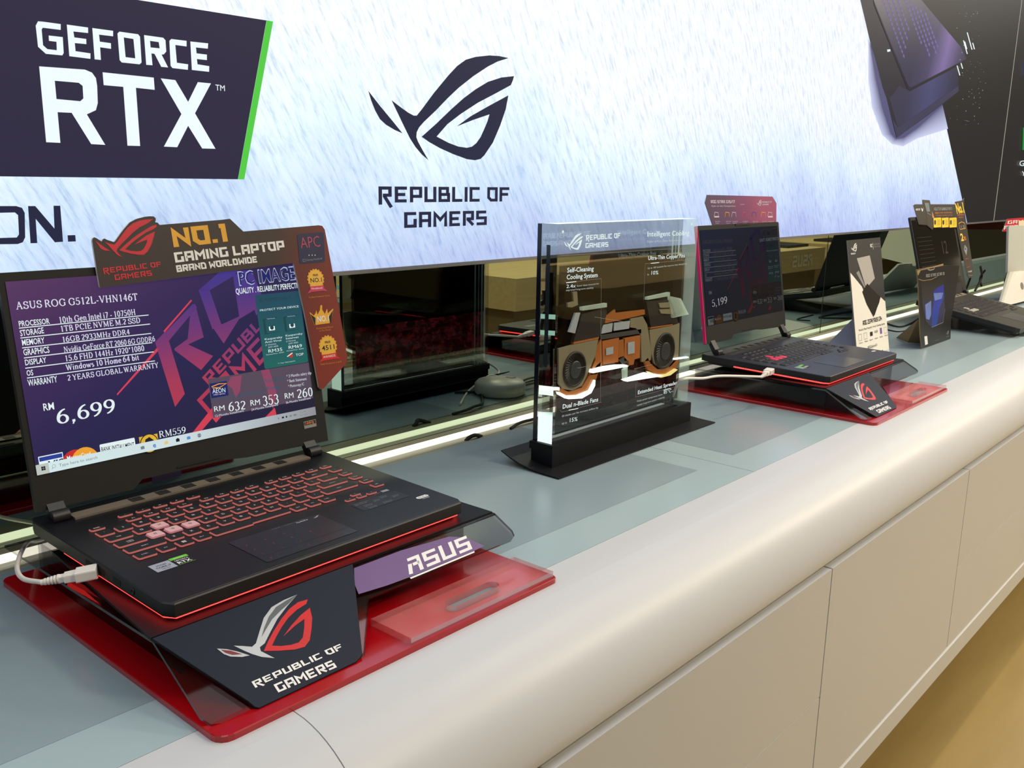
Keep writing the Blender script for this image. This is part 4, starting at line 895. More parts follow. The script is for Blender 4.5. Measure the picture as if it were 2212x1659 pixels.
for i, (x, y, w) in enumerate(((.262, .0745, .020), (.268, .0655, .013), (.285, .0700, .010), (.298, .0735, .010), (.268, .0575, .013), (.290, .0590, .014), (.310, .0665, .010))):
    for j in range(2): A.text(('ROG STRIX G15', 'Windows Sonic', '144Hz', 'Wi-Fi 6', 'Aura Sync', 'Armoury', 'Thermal')[i] if j == 0 else 'gaming', (x, y-j*.0026), .0016, I_GREY, 1, w=w*(1 if j == 0 else .8))
A.poly([(.312, .0835), (.322, .0835), (.322, .0890), (.312, .0890)], I_GREY, 1); A.text('scan', (.300, .0850), .0016, I_GREY, 1, w=.009)
A.poly(rrect(.326, .0395, .343, .0455, .0028), I_WHITE, 1); A.text('Wi-Fi 6', (.3275, .0410), .0032, I_BLACK, 2, w=.0142, bold=.01); A.text('CERTIFIED', (.3295, .0362), .0020, I_WHITE, 1, w=.011)
m_pr = mat('pad_print_red', C(150, 48, 60), .4, noise=.05, scale=200); m_pg = mat('pad_print_grey', C(58, 60, 76), .4, noise=.05, scale=200)
A.base = 0.0005
for i in range(1, 5): A.line([(.1085+.109*i/5, .018), (.1085+.109*i/5, .070)], .0002, m_pg, 0)
for j in range(1, 4): A.line([(.112, .018+.0135*j), (.214, .018+.0135*j)], .0002, m_pg, 0)
for i, ch in enumerate('789/456x123-0.+='): A.text(ch.upper(), (.116+.0218*(i % 4), .060-.0135*(i//4)), .0030, m_pr, 0, 'sans')
A.text('NumberPad', (.186, .0745), .0022, I_WHITE, 0, w=.014, slant=.2); A.text('Press for 1 second to turn on/off', (.158, .0775), .0012, I_GREY, 0, w=.040)
A.poly([(.206, .0735), (.214, .0775), (.2165, .0775), (.211, .0735)], I_GREY, 0); A.line([(.1085, .0295), (.2175, .0295)], .0003, I_BLACK, 0)
A.base = 0.0001; A.line([(.006, .003), (.354, .003)], .0004, mat('front_edge_line', C(116, 104, 92), .4, noise=.2, scale=300), 0)  # thin paler line along the front edge of the deck
A.build('palm_rest_print', lap1)
for i, y in enumerate((0.135, 0.112, 0.082)):
    a = MB(); a.box((-.0003, y, -.0098), (.0006, y+.0135, -.0048), M_RUBBER); a.build('usb_port', lap1)
a = MB(); a.lathe([(.0032, 0), (.0032, .0007), (.0019, .0007), (.0017, 0)], M_SHELL, F=lambda x, y, z: Vector((-z-.0001, .060+x, -.0073+y)), n=16); a.build('audio_jack', lap1)

# --- second laptop
M2, *_ = frame_matrix((1.686, 0.6851, 0.073402), 0.0219, 0.0016)
M_PINKED = mat('lid_edge_pink', C(226, 40, 112), 0.4, noise=0.03, scale=60)
lap2, lid2, L2, D2, I2 = make_laptop('laptop', 'open black gaming laptop with dim navy screen and pink lid edge behind the clear block', M2, 1.0, M_DECK2, (K_TOP, K_SIDE2, K_LEG2), False,
    (0.0022, 0.2675, 0.0593, 0.181), M_DARK, M_REDLED, wasd=(K_RED2, K_RED2, K_RED2), lidx=(-0.0075, 0.357))
screen_art(L2, I2, lid2, 0.04, 'b_')
for m_ in bpy.data.materials:
    if m_.name.startswith('b_'): m_.node_tree.nodes['Principled BSDF'].inputs['Specular IOR Level'].default_value = 0.04
a = MB(); a.inv = I2
for y0, y1 in ((-.036, .204),): a.box((-.0098, y0, -.0068), (-.0076, y1, -.0004), M_PINKED, F=lambda x, y, z: L2.P(x-.0022+.0022, y, z))
a.build('lid_edge_strip', lid2, label='bright pink strip along the left edge of the lid')
A = Art(D2, I2, eps=0.0001, base=0.0003)
A.poly([(.0270, .0655), (.0470, .0655), (.0470, .0835), (.0270, .0835)], mat('sticker_green_grey', C(120, 150, 120), 0.4, noise=.05, scale=200), 0)
A.poly([(.0478, .0655), (.0660, .0655), (.0660, .0800), (.0478, .0800)], I_BLACK, 0); A.poly([(.0478, .0800), (.0660, .0800), (.0660, .0850), (.0478, .0850)], I_GREEN, 0); A.text('RTX', (.0495, .0685), .0054, I_WHITE, 1, w=.0140, bold=.02)
A.poly(rrect(.326, .0395, .343, .0455, .0028), I_WHITE, 1); A.text('Wi-Fi 6', (.3275, .0410), .0032, I_BLACK, 2, w=.0142, bold=.01)
A.build('palm_rest_print', lap2)
# ------------------------------------------------------------------ acrylic laptop stands
ST1 = Vector((0.333, 0.583, 0.0))
def stand_group():
    t = thing('laptop_stand', 'red based clear acrylic stand with navy emblem plaque under the nearest laptop', 'stand', loc=ST1)
    inv = Matrix.Translation(-ST1); W, D = 0.414, 0.4245
    bp = MB(); bp.prism(rrect(0, 0, W, D, (.013, .008, .01, .01), 4), 0, .0058, M_RED, bev=.0008); bp.build('base_plate', t)
    # slope plane of the folded front, from the red plate up to the bend
    P0 = Vector((0.002, 0.019, 0.0058)); vy, vz = 0.0805, 0.0462; ln = math.hypot(vy, vz); v = Vector((0, vy/ln, vz/ln)); n = Vector((0, -vz/ln, vy/ln))
    SPw = Plane(P0+ST1, (1, 0, 0), v, n)
    SF = lambda x, y, z: P0+Vector((x, 0, 0))+v*y+n*z
    # clear sheet: sloping front with a cut-out lower right corner
    front = [(0, .012), (.004, .003), (.012, 0), (.197, 0), (.197, .046), (.2, .0485), (.385, .0485), (.397, .054), (.402, .064), (.402, ln), (0, ln)]
    q = [SPw.px(*p) for p in ((802, 1438), (795, 1292), (1062, 1166), (1109, 1148), (1108, 1138), (1063, 1108))]
    front = [(0, .012), (.004, .003), (.012, 0), (q[0][0], 0), (q[1][0]-.002, q[1][1]-.004), (q[1][0]+.002, q[1][1]), (q[3][0]-.012, q[1][1]-.001), (q[3][0]-.003, q[1][1]+.003), (q[3][0], q[1][1]+.010), (q[3][0]-.002, ln), (0, ln)]
    a = MB(); a.prism(front, -.0028, 0, M_CLEARD, side=M_EDGE, F=SF)
    fp = a.build('riser_front', t)
    top0 = P0+v*ln; r1 = Vector((0.002, 0.4075, 0.0475)); sv = (r1-top0); sl = sv.length; sv = sv/sl; sn = Vector((1, 0, 0)).cross(sv)
    TF = lambda x, y, z: top0+Vector((x, 0, 0))+sv*y+sn*z
    xr = q[3][0]-.002
    a = MB(); a.prism([(0, 0), (xr, 0), (xr, sl), (0, sl)], -.0028, 0, M_CLEARD, side=M_EDGE, F=TF); a.build('riser_top', t)
    for x in (.030, .375):
        a = MB(); a.box((x, .110, .0058), (x+.003, .395, .0446), M_CLEARD); a.build('side_support', t)
    a = MB(); a.box((.033, .392, .0058), (.375, .395, .0440), M_CLEARD); a.build('back_support', t)
    # black deck sheet on the riser, folding over the bend into the plaque
    TPw = Plane(top0+ST1, (1, 0, 0), sv, sn)
    pq = [SPw.px(*p, k=.003) for p in ((327, 1379), (763, 1219), (783, 1415), (770, 1430), (560, 1530), (551, 1528), (535, 1515))]
    d = TPw.px(183, 1253, k=.003)
    dr = TPw.px(1062, 1103, k=.003)[0]
    a = MB()
    a.prism([(pq[0][0], .0), (dr-.002, .0), (dr-.002, sl-.06), (d[0]+(sl-.06-d[1])*.1, sl-.06), (d[0], d[1])], .0002, .0030, M_BLACKM, F=TF); a.build('deck_sheet', t)
    a = MB()
    out = [(pq[0][0], ln+.0005), (pq[6][0], pq[6][1]), (pq[5][0], pq[5][1]), (pq[4][0], pq[4][1]), (pq[3][0], pq[3][1]), (pq[2][0], pq[2][1]), (pq[1][0], ln+.0005)]
    a.prism(out, .0002, .0032, M_NAVY, side=M_BLACKM, F=SF, bev=.0004); pla = a.build('front_plaque', t)
    A = Art(SPw.off(.0032), inv, eps=.0001, base=.00015); A.crop = (0, 930, 2.37)
    sil = mat('emblem_silver', C(196, 198, 202), .3, metal=.5, noise=.12, scale=30); red = mat('emblem_red', C(204, 28, 30), .3, noise=.2, scale=25); gry = mat('emblem_grey', C(92, 98, 104), .35, noise=.15, scale=40)
    pol = lambda pts, m, l: A.poly(pts, m, l, True)
    pol([(1110, 1117), (1160, 1120), (1215, 1132), (1278, 1152), (1240, 1160), (1180, 1158), (1145, 1145)], sil, 1)
    pol([(1130, 1123), (1180, 1128), (1240, 1146), (1190, 1150), (1155, 1140)], mat('emblem_dark_red', C(120, 40, 44), .4, noise=.1, scale=60), 2)
    pol([(1196, 1102), (1240, 1104), (1290, 1108), (1310, 1090), (1328, 1030), (1350, 960), (1390, 905), (1450, 870), (1522, 840), (1470, 900), (1420, 965), (1385, 1030), (1355, 1090), (1330, 1110), (1335, 1130), (1405, 1166), (1340, 1160), (1290, 1145), (1250, 1128)], sil, 1)
    pol([(1522, 840), (1470, 868), (1412, 905), (1375, 955), (1352, 1010), (1338, 1060), (1362, 1018), (1392, 968), (1440, 920), (1480, 885)], gry, 2)
    pol([(1350, 1130), (1372, 1080), (1402, 1025), (1440, 965), (1480, 915), (1525, 880), (1575, 865), (1568, 888), (1520, 918), (1475, 960), (1440, 1010), (1412, 1060), (1392, 1102), (1440, 1104), (1490, 1098), (1530, 1085), (1550, 1060), (1557, 1010), (1558, 965), (1510, 1000), (1450, 1055), (1490, 1000), (1540, 945), (1586, 908), (1598, 960), (1594, 1020), (1585, 1075), (1560, 1108), (1510, 1122), (1430, 1128)], red, 1)
    A.textpx('rEPUBLIC OF', (1305, 1315), (1758, 1118), (1280, 1290), I_WHITE, 1, 'rog'); A.textpx('GAMERS', (1425, 1342), (1725, 1212), (1400, 1302), I_WHITE, 1, 'rog')
    A.build('plaque_emblem', pla)
    # purple name slip behind the short clear lip
    A = Art(SPw.off(.0003), inv, eps=.0001, base=0.0); A.crop = (500, 900, 2.765)
    pol = lambda pts, m, l: A.poly(pts, m, l, True)
    pol([(732, 905), (1010, 800), (1300, 716), (1400, 722), (1512, 772), (1440, 805), (1060, 960), (930, 1008), (760, 1060), (735, 1000)], mat('slip_purple', C(108, 80, 134), .45, noise=.12, scale=30), 0)
    p0, p1, p2 = (Vector(A.q(p)) for p in ((1062, 945), (1452, 788), (1038, 850)))
    A.textpx('aSUS', (1062, 945), (1440, 790), (1030, 856), I_WHITE, 2, 'rog', shear=True, weight=1.9)
    pol([(1065, 962), (1450, 803), (1452, 812), (1072, 970)], I_WHITE, 2)
    A.build('name_slip', t, label='purple slip with a white name')
    # slotted clear block on the red plate
    a = MB(); x0, y0, x1, y1 = .2005, .0035, .4085, .0605
    hole = rrect(.273, .021, .345, .036, .0072, 5)
    outl = [(x0, y0), (x1, y0), (x1, y1), (x0, y1)]
    # ring of quads round the slot: split along the slot's left and right ends
    n = len(hole)
    def near(p): return min(range(n), key=lambda i: (hole[i][0]-p[0])**2+(hole[i][1]-p[1])**2)
    ix = [near(p) for p in outl]
    for z, flip in ((.0128, False), (.0060, True)):
        for c in range(4):
            i, j = ix[c], ix[(c+1) % 4]; seq = []
            k_ = i
            while True:
                seq.append(hole[k_])
                if k_ == j: break
                k_ = (k_+1) % n
            pts = [outl[c], outl[(c+1) % 4]]+seq[::-1]
            P3 = [Vector((x, y, z)) for x, y in pts]
            tri = [tuple(t_) for t_ in tessellate_polygon([P3])]
            tri = [t_ if (area2([pts[i_] for i_ in t_]) > 0) != flip else t_[::-1] for t_ in tri]
            a.add(P3, tri, M_HAZY)
    E2 = clear('acrylic_bright_edge', (0.86, 0.80, 0.82, 1), gloss=0.3)
    for ring, rev in ((outl, False), (hole, True)):
        m_ = len(ring); vs = [(x, y, .0060) for x, y in ring]+[(x, y, .0128) for x, y in ring]
        fs = [(i, (i+1) % m_, m_+(i+1) % m_, m_+i) for i in range(m_)]
        a.add(vs, [f[::-1] if rev else f for f in fs], E2)
    a.build('slotted_block', t)
    a = MB(); a.prism(hole, .0059, .0061, mat('slot_floor_grey', C(124, 132, 136), .5, noise=.04, scale=40)); a.build('slot_insert', t)
    return t
stand1 = stand_group()
def dup(root, loc, label):
    r = root.copy(); COL.objects.link(r); r.location = loc; r['label'] = label
    for ch in list(root.children):
        c = ch.copy(); COL.objects.link(c); c.parent = r
        for g in ch.children:
            d = g.copy(); COL.objects.link(d); d.parent = c
    return r
stand1['group'] = 'red based acrylic laptop stands'
stand2 = dup(stand1, ST1+Vector((1.3335, 0.0005, 0)), 'red based clear acrylic stand with emblem plaque under the second laptop, behind the clear block')
for ch in list(stand2.children):
    if ch.name.startswith('name_slip'): bpy.data.objects.remove(ch)

# ------------------------------------------------------------------ cardboard toppers on the laptop lids
def board(name, label, cat, pl, th, outline, face, edge, k=0.0):
    """flat card with real thickness lying on a plane"""
    M = Matrix(((pl.u.x, pl.v.x, pl.n.x, pl.o.x), (pl.u.y, pl.v.y, pl.n.y, pl.o.y), (pl.u.z, pl.v.z, pl.n.z, pl.o.z), (0, 0, 0, 1)))
    t = thing(name, label, cat, M=M)
    a = MB(); a.prism(outline, k, k+th, face, side=edge); a.build('card', t)
    return t, M.inverted()
def gradient_card(name, axis, lo, hi, stops):
    m, N, L, b = new_mat(name)
    tc = N.new('ShaderNodeTexCoord'); dt = N.new('ShaderNodeVectorMath'); dt.operation = 'DOT_PRODUCT'; dt.inputs[1].default_value = axis
    mr = N.new('ShaderNodeMapRange'); mr.inputs['From Min'].default_value = lo; mr.inputs['From Max'].default_value = hi
    nz = N.new('ShaderNodeTexNoise'); nz.inputs['Scale'].default_value = 18; ad = N.new('ShaderNodeMath'); ad.operation = 'MULTIPLY_ADD'; ad.inputs[1].default_value = 0.12
    cr = N.new('ShaderNodeValToRGB')
    while len(cr.color_ramp.elements) < len(stops): cr.color_ramp.elements.new(.5)
    for e, (p, c) in zip(cr.color_ramp.elements, stops): e.position = p; e.color = c
    L.new(tc.outputs['Object'], dt.inputs[0]); L.new(dt.outputs['Value'], mr.inputs['Value']); L.new(tc.outputs['Object'], nz.inputs['Vector'])
    L.new(nz.outputs['Fac'], ad.inputs[0]); L.new(mr.outputs['Result'], ad.inputs[2]); L.new(ad.outputs[0], cr.inputs['Fac']); L.new(cr.outputs['Color'], b.inputs['Base Color'])
    b.inputs['Roughness'].default_value = .42; return m
E_WHITE = mat('card_white_edge', C(224, 220, 214), .6, noise=.03, scale=100)
E_GREY = mat('card_grey_edge', C(130, 126, 122), .6, noise=.05, scale=100)
TP = L1.off(0.0008)
TH = 0.0028
TA = TP.off(TH)
o1 = [TA.px(180+x/7.373, 460+y/7.373) for x, y in ((280, 1192), (262, 1180), (215, 910), (142, 440), (150, 405), (172, 388), (205, 398), (295, 455), (305, 425), (335, 406), (380, 428), (490, 464), (520, 430), (585, 340), (640, 265), (740, 150), (850, 92), (980, 60), (1060, 52), (1120, 55), (1150, 80), (1155, 110), (1145, 148), (1185, 155), (1215, 190), (2212, 108))]
o2 = [TA.px(440+x/4.147, 460+y/4.147) for x, y in ((235, 52), (355, 166), (1030, 110), (1062, 116), (1085, 150), (1150, 500), (1220, 900), (1286, 1285), (1280, 1345), (1075, 1572), (1050, 1580), (1032, 1560), (990, 1330), (905, 900), (805, 448))]
o3 = [TA.px(633.5, 569)]
tf = gradient_card('topper_brown_red', (1, -.5, 0), 0.10, 0.40, [(0, C(56, 50, 50)), (.42, C(60, 46, 44)), (.56, C(92, 40, 38)), (.75, C(118, 44, 38)), (1, C(136, 52, 40))])
top1, it1 = board('lid_topper', 'die-cut brown and red card wrapped round the nearest screen, reading NO.1 in gold', 'sign', TP, TH, o1+o2, tf, E_WHITE)
A = Art(TA, it1, eps=.00008, base=.0002); A.crop = (180, 460, 7.373)
rd = mat('topper_red_ink', C(206, 44, 62), .45, noise=.05, scale=60)
for pts in ([(185, 440), (260, 490), (330, 545), (428, 605), (340, 600), (275, 570), (235, 510)],
            [(340, 462), (425, 490), (490, 505), (525, 470), (620, 340), (700, 235), (790, 165), (900, 120), (1000, 105), (1105, 100), (1030, 160), (900, 225), (790, 310), (690, 410), (600, 500), (540, 570), (530, 610), (560, 650), (622, 708), (540, 670), (470, 600), (400, 520)],
            [(568, 595), (660, 510), (770, 415), (880, 335), (990, 265), (1090, 205), (1165, 185), (1160, 225), (1110, 260), (1000, 310), (870, 400), (760, 485), (665, 580), (760, 605), (850, 612), (915, 605), (960, 570), (1005, 480), (1015, 425), (920, 460), (818, 500), (900, 435), (1000, 360), (1138, 295), (1125, 360), (1085, 500), (1025, 610), (960, 668), (880, 668), (740, 645), (640, 620)]): A.poly(pts, rd, 1, True)
A.textpx('rEPUBLIC OF', (325, 965), (1240, 855), (315, 880), rd, 1, 'rog'); A.textpx('GAMERS', (505, 1072), (1095, 998), (495, 985), rd, 1, 'rog')
A.crop = (0, 450, 2.7645)
A.textpx('NO.1', (1040, 233), (1360, 198), (1026, 122), I_GOLD, 1, 'rog', weight=2.4)
A.textpx('GAMING LAPTOP', (1048, 324), (1700, 246), (1042, 265), I_WHITE, 1, 'rog', weight=2.3); A.textpx('BRAND WORLDWIDE', (1057, 381), (1538, 322), (1050, 342), I_WHITE, 1, 'rog', weight=2.4)
A.crop = (440, 460, 4.147)
nb = mat('topper_navy', C(38, 42, 78), .4, noise=.06, scale=60)
A.poly([(835, 200), (850, 190), (1060, 172), (1075, 182), (1085, 430), (1072, 440), (872, 455), (858, 445)], nb, 1, True)
A.textpx('APC', (870, 318), (1045, 302), (866, 212), mat('topper_rose', C(190, 70, 90), .4, noise=.05, scale=60), 2, bold=-.012)
for x in (938, 966, 992): A.poly([(x, 384), (x+8, 383), (x+4, 368)], I_WHITE, 2, True)
A.textpx('Gaming Notebook', (920, 430), (1062, 415), (918, 412), I_GREY, 2); A.poly([(885, 415), (912, 413), (913, 434), (888, 437)], I_GREY, 2, True); A.poly([(888, 418), (910, 416), (911, 431), (890, 433)], nb, 3, True)
def rosette(cx, cy, r, top, main, rib, col):
    p = Vector(A.q((cx, cy))); rr = (Vector(A.q((cx+r, cy)))-p).length
    pts = [(p.x+rr*(1.0+.07*(-1)**k)*math.cos(2*math.pi*k/36), p.y+rr*(1.0+.07*(-1)**k)*math.sin(2*math.pi*k/36)) for k in range(36)]
    A.poly(pts, I_GOLD, 1); A.poly(disc(p.x, p.y, rr*.84, 24), mat('badge_gold_light', C(232, 182, 74), .4, noise=.12, scale=60), 2)
    A.text(top, (p.x, p.y+rr*.30), rr*.2, I_BLACK, 3, 'rog', w=rr*.62, align=.5); A.text(main, (p.x, p.y-rr*.32), rr*.46, I_BLACK, 3, 'sans', w=rr*1.45, bold=.012, align=.5)
    y = p.y-rr*.82
    A.poly([(p.x-rr*1.25, y-rr*.55), (p.x-rr*.85, y-rr*.15), (p.x-rr*.9, y+rr*.05), (p.x+rr*.9, y+rr*.05), (p.x+rr*.85, y-rr*.15), (p.x+rr*1.25, y-rr*.5), (p.x+rr*.7, y-rr*.42), (p.x-rr*.7, y-rr*.42)], col, 3)
    A.poly([(p.x-rr*.85, y-rr*.3), (p.x+rr*.85, y-rr*.3), (p.x+rr*.85, y+rr*.12), (p.x-rr*.85, y+rr*.12)], mat('ribbon_%s' % rib[:4].lower(), C(206, 48, 96) if col is I_PINK else C(206, 48, 52), .5, noise=.05, scale=60), 4)
    A.text(rib, (p.x, y-rr*.2), rr*.22, I_WHITE, 5, 'sans', w=rr*1.4, align=.5)
rosette(1003, 592, 72, 'ASUS', 'NO.1', 'Notebook', I_PINK)
rosette(1112, 1195, 78, 'ASUS', '4511', 'AWARDS', I_RED)
A.textpx('The Best Notebook Choice', (938, 766), (1128, 745), (936, 750), I_ORNG, 2); A.textpx('Motherboard Brand', (1008, 1046), (1158, 1026), (1006, 1028), I_ORNG, 2); A.textpx('in The World', (1035, 1065), (1136, 1052), (1034, 1049), I_ORNG, 2); A.textpx('Global Recognition in 2019', (1042, 1365), (1232, 1340), (1040, 1347), I_ORNG, 2)
for pts in ([(945, 885), (985, 920), (1000, 900), (1008, 870), (1018, 912), (1040, 870), (1044, 832), (1052, 822), (1060, 832), (1060, 866), (1085, 905), (1100, 862), (1106, 862), (1110, 900), (1160, 855), (1140, 985), (990, 1005)],): A.poly(pts, I_GOLD, 1, True)
A.poly([(955, 905), (1000, 940), (1000, 1003), (992, 1003)], I_BLACK, 2, True); A.poly([(1155, 872), (1120, 930), (1130, 986), (1140, 985)], I_BLACK, 2, True)
A.textpx('NO.1', (1015, 980), (1122, 966), (1010, 925), I_WHITE, 4, bold=.02)
A.build('printed_graphics', top1)

T2 = L2.off(-0.009)
cr2 = lambda x, y: T2.px(1500+x/4.877, 400+y/4.877, k=.0015)
o = [cr2(*p) for p in ((205, 462), (113, 185), (133, 102), (823, 120), (865, 190), (862, 440))]
o = [(o[0][0], o[0][1]-.02)]+o+[(o[-1][0], o[-1][1]-.02)]
tg = gradient_card('topper_purple', (1, .2, 0), .06, .36, [(0, C(66, 52, 82)), (.45, C(88, 56, 96)), (.75, C(124, 56, 104)), (1, C(150, 70, 110))])
top2, it2 = board('lid_topper', 'purple card sign with a row of small icons standing above the second laptop lid', 'sign', T2, .0015, o, tg, E_GREY)
A = Art(T2.off(.0015), it2, eps=.0001, base=.0002); A.crop = (1500, 400, 4.877)
gl = mat('topper2_pale', C(196, 186, 204), .5, noise=.05, scale=80)
A.textpx('ROG STRIX G15/17', (172, 190), (425, 190), (165, 158), gl, 1, 'rog', weight=2.2); A.textpx('Style on the Competition', (178, 228), (432, 228), (177, 208), gl, 1)
A.logopx((655, 218), (708, 218), (655, 155), [gl]*3, 1); A.textpx('REPUBLIC OF', (714, 188), (815, 184), (713, 172), gl, 1, 'rog'); A.textpx('GAMERS', (716, 213), (780, 210), (715, 198), gl, 1, 'rog')
A.textpx('ASUS', (482, 208), (525, 208), (482, 196), gl, 1)
for i, (x, m_) in enumerate(((205, gl), (320, I_GOLD), (390, gl), (500, I_PINK), (605, I_BLUE), (700, I_GOLD), (770, gl))):
    A.line([A.q((x, 335)), A.q((x+8, 285)), A.q((x+45, 290)), A.q((x+48, 335))], .0012, m_, 1)
    if i in (0, 6): A.poly([(x+5, 325), (x+52, 325), (x+55, 340), (x+5, 342)], gl, 2, True)
    A.textpx(('Thin Bezel', '10th Gen', 'Liquid', 'Intelligent', 'Aura', 'Wi-Fi 6', 'Keyboard')[i], (x+10, 388), (x+65, 386), (x+10, 376), gl, 1); A.textpx(('Display', 'Processor', 'Metal', 'Cooling', 'Sync', 'Fast', 'Lights')[i], (x+15, 406), (x+55, 404), (x+15, 395), gl, 1)
A.build('printed_graphics', top2)

# ------------------------------------------------------------------ white charging cables
def usb(name, label, plug_tip, dirv, pts, s=1.0):
    t = thing(name, label, 'cable', loc=plug_tip); inv = Matrix.Translation(-Vector(plug_tip))
    d = Vector(dirv).normalized(); side = d.cross(Vector((0, 0, 1))).normalized(); up = side.cross(d)
    F = lambda x, y, z: Vector(plug_tip)-d*x+side*y+up*z
    a = MB(); a.inv = inv
    prof = rrect(-.0082, -.005, .0082, .005, .0015, 2)
    sec = [(0.001, 1, 1), (.019, 1, 1), (.0195, .74, .80), (.029, .70, .76), (.0292, .5, .6), (.033, .5, .6)]
    vs = []; n = len(prof)
    for x, sy, sz in sec: vs += [F(x*s, y*sy*s, z*sz*s) for y, z in prof]
    a.add(vs, [(i*n+k, i*n+(k+1) % n, (i+1)*n+(k+1) % n, (i+1)*n+k) for i in range(len(sec)-1) for k in range(n)], M_WPLAST)
    a.add(vs[:n], [tuple(range(n))[::-1]], M_WPLAST); a.add(vs[-n:], [tuple(range(n))], M_WPLAST); a.build('plug', t)
    a = MB(); a.inv = inv
    for k in range(5): a.tube([F((.033+k*.0028)*s, 0, 0), F((.0348+k*.0028)*s, 0, 0)], (.0044-.0003*k)*s, M_WPLAST, n=12)
    a.tube([F(.033*s, 0, 0), F(.049*s, 0, 0)], .0027*s, M_WPLAST, n=12); a.build('strain_relief', t)
    a = MB(); a.inv = inv; a.tube(smooth_path([F(.047*s, 0, 0)]+pts, 8), .0023*s, M_WPLAST, n=10); a.build('cord', t)
    return t
def at_z(px, py, z):
    d = ray(px, py); k = (z-CAM.z)/d.z; return CAM+d*k
def at_y(px, py, y):
    d = ray(px, py); return CAM+d*((y-CAM.y)/d.y)
tip = M1 @ Vector((-.0012, .121, -.0072))
back = at_z(120, 1252, .0645)
usb('usb_cable', 'white USB cable plugged into the left side of the nearest laptop', tip, tip-back, [at_z(85, 1257, .063), at_z(50, 1250, .060), at_z(37, 1228, .055), at_z(45, 1195, .045), at_z(62, 1170, .033), at_z(82, 1168, .018), at_z(130, 1150, .006)])
tip2 = M2 @ Vector((-.0012, .118, -.0072))
usb('usb_cable', 'white USB cable plugged into the left side of the second laptop', tip2, Vector((1, .10, .12)), [at_y(1560, 812, .80), at_y(1520, 817, .80), at_y(1470, 822, .80), Vector((1.452, .885, .034)), Vector((1.440, .915, .016)), Vector((1.40, .925, .023)), Vector((1.33, .935, .0035)), Vector((1.24, 1.0, .0035))])
# ------------------------------------------------------------------ clear cooling display block
CB = Vector((1.25, 0.86, 0.0)); ib = Matrix.Translation(-CB)
cb = thing('acrylic_display_block', 'upright clear acrylic block showing a laptop cooling system, on a curved black foot', 'display block', loc=CB)
bx0, bx1, by0, by1, bz0, bz1 = 1.0555, 1.4435, 0.8445, 0.8735, 0.0378, 0.3655
a = MB(); a.inv = ib
fp = [(0.803, 0.0006), (0.822, 0.0010), (0.842, 0.0018), (0.862, 0.0036), (0.880, 0.0068), (0.898, 0.0118), (0.917, 0.0195)]
a.prism(fp+[(y-.0006, z+.0018) for y, z in fp[::-1]], 1.0215, 1.476, M_BLACKM, F=lambda y, z, x: Vector((x, y, z))); a.build('foot_plate', cb)
a = MB(); a.inv = ib
a.prism([(0.8385, .0016), (0.880, .0062), (0.880, bz0-.012), (0.8385, bz0-.012)], 1.0495, 1.4475, M_BLACKM, F=lambda y, z, x: Vector((x, y, z)))
for lo, hi in (((1.0495, .8385, bz0-.012), (1.4475, .8435, bz0)), ((1.0495, .8825, bz0-.012), (1.4475, .880+.004, bz0)), ((1.0495, .8435, bz0-.012), (1.0550, .8825, bz0)), ((1.4440, .8435, bz0-.012), (1.4475, .8825, bz0))): a.box(lo, hi, M_BLACKM)
a.build('base_block', cb)
a = MB(); a.inv = ib; a.box((bx0+.001, by0+.002, bz0-.0115), (bx1-.001, by0+.011, bz0-.0105), glow('edge_light_white', (0.92, 1.0, 0.96, 1), 0.9)); a.build('base_light', cb, label='white light strip under the clear block')
M_FACE = clear('block_face', (0.95, 0.97, 0.97, 1), gloss=0.03, rough=0.01, edge=0.35)
def glass(name, col, ior=1.49):
    m, N, L, b = new_mat(name); N.remove(b); g = N.new('ShaderNodeBsdfGlass'); g.inputs['IOR'].default_value = ior; g.inputs['Color'].default_value = col; g.inputs['Roughness'].default_value = 0.0
    L.new(g.outputs[0], N['Material Output'].inputs['Surface']); return m
M_END = glass('block_polished_end', (0.90, 0.97, 0.95, 1))
M_TOPE = glow('painted_top_edge_glow', (0.93, 1.0, 0.97, 1), 0.85); M_REND = frosted('block_right_end', C(196, 216, 208), .7)  # edge light along the top of the block is put in as emission
a = MB(); a.inv = ib
v = [(x, y, z) for z in (bz0-.009, bz1) for x, y in ((bx0, by0), (bx1, by0), (bx1, by1), (bx0, by1))]
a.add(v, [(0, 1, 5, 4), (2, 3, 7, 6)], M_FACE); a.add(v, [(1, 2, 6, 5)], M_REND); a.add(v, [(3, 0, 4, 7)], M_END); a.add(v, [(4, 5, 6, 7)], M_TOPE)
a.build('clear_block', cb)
M_BACKP = clear('smoked_back_panel', (0.86, 0.86, 0.87, 1), gloss=0.03, rough=0.01, edge=.1)
a = MB(); a.inv = ib; a.prism([(bx0, by1+.0006), (bx1, by1+.0006), (bx1, by1+.0085), (bx0, by1+.0085)], bz0-.009, bz1-.0005, M_BACKP, side=M_BACKP); 
bo = a.build('back_panel', cb)
a = MB(); a.inv = ib; a.box((bx0-.0004, by1+.0006, bz0), (bx0-.0001, by1+.0085, bz1-.0005), mat('panel_navy_edge', C(17, 20, 34), .2, noise=.3, scale=12)); a.build('back_panel_edge', cb)
FPL = Plane((0, by0, 0), (1, 0, 0), (0, 0, 1), (0, -1, 0))
MOD = Plane((0, 0.8545, 0), (1, 0, 0), (0, 0, 1), (0, -1, 0))
K4 = (1060, 440, 2.676)
def k4(x, y, pl=MOD): return pl.px(K4[0]+x/K4[2], K4[1]+y/K4[2])
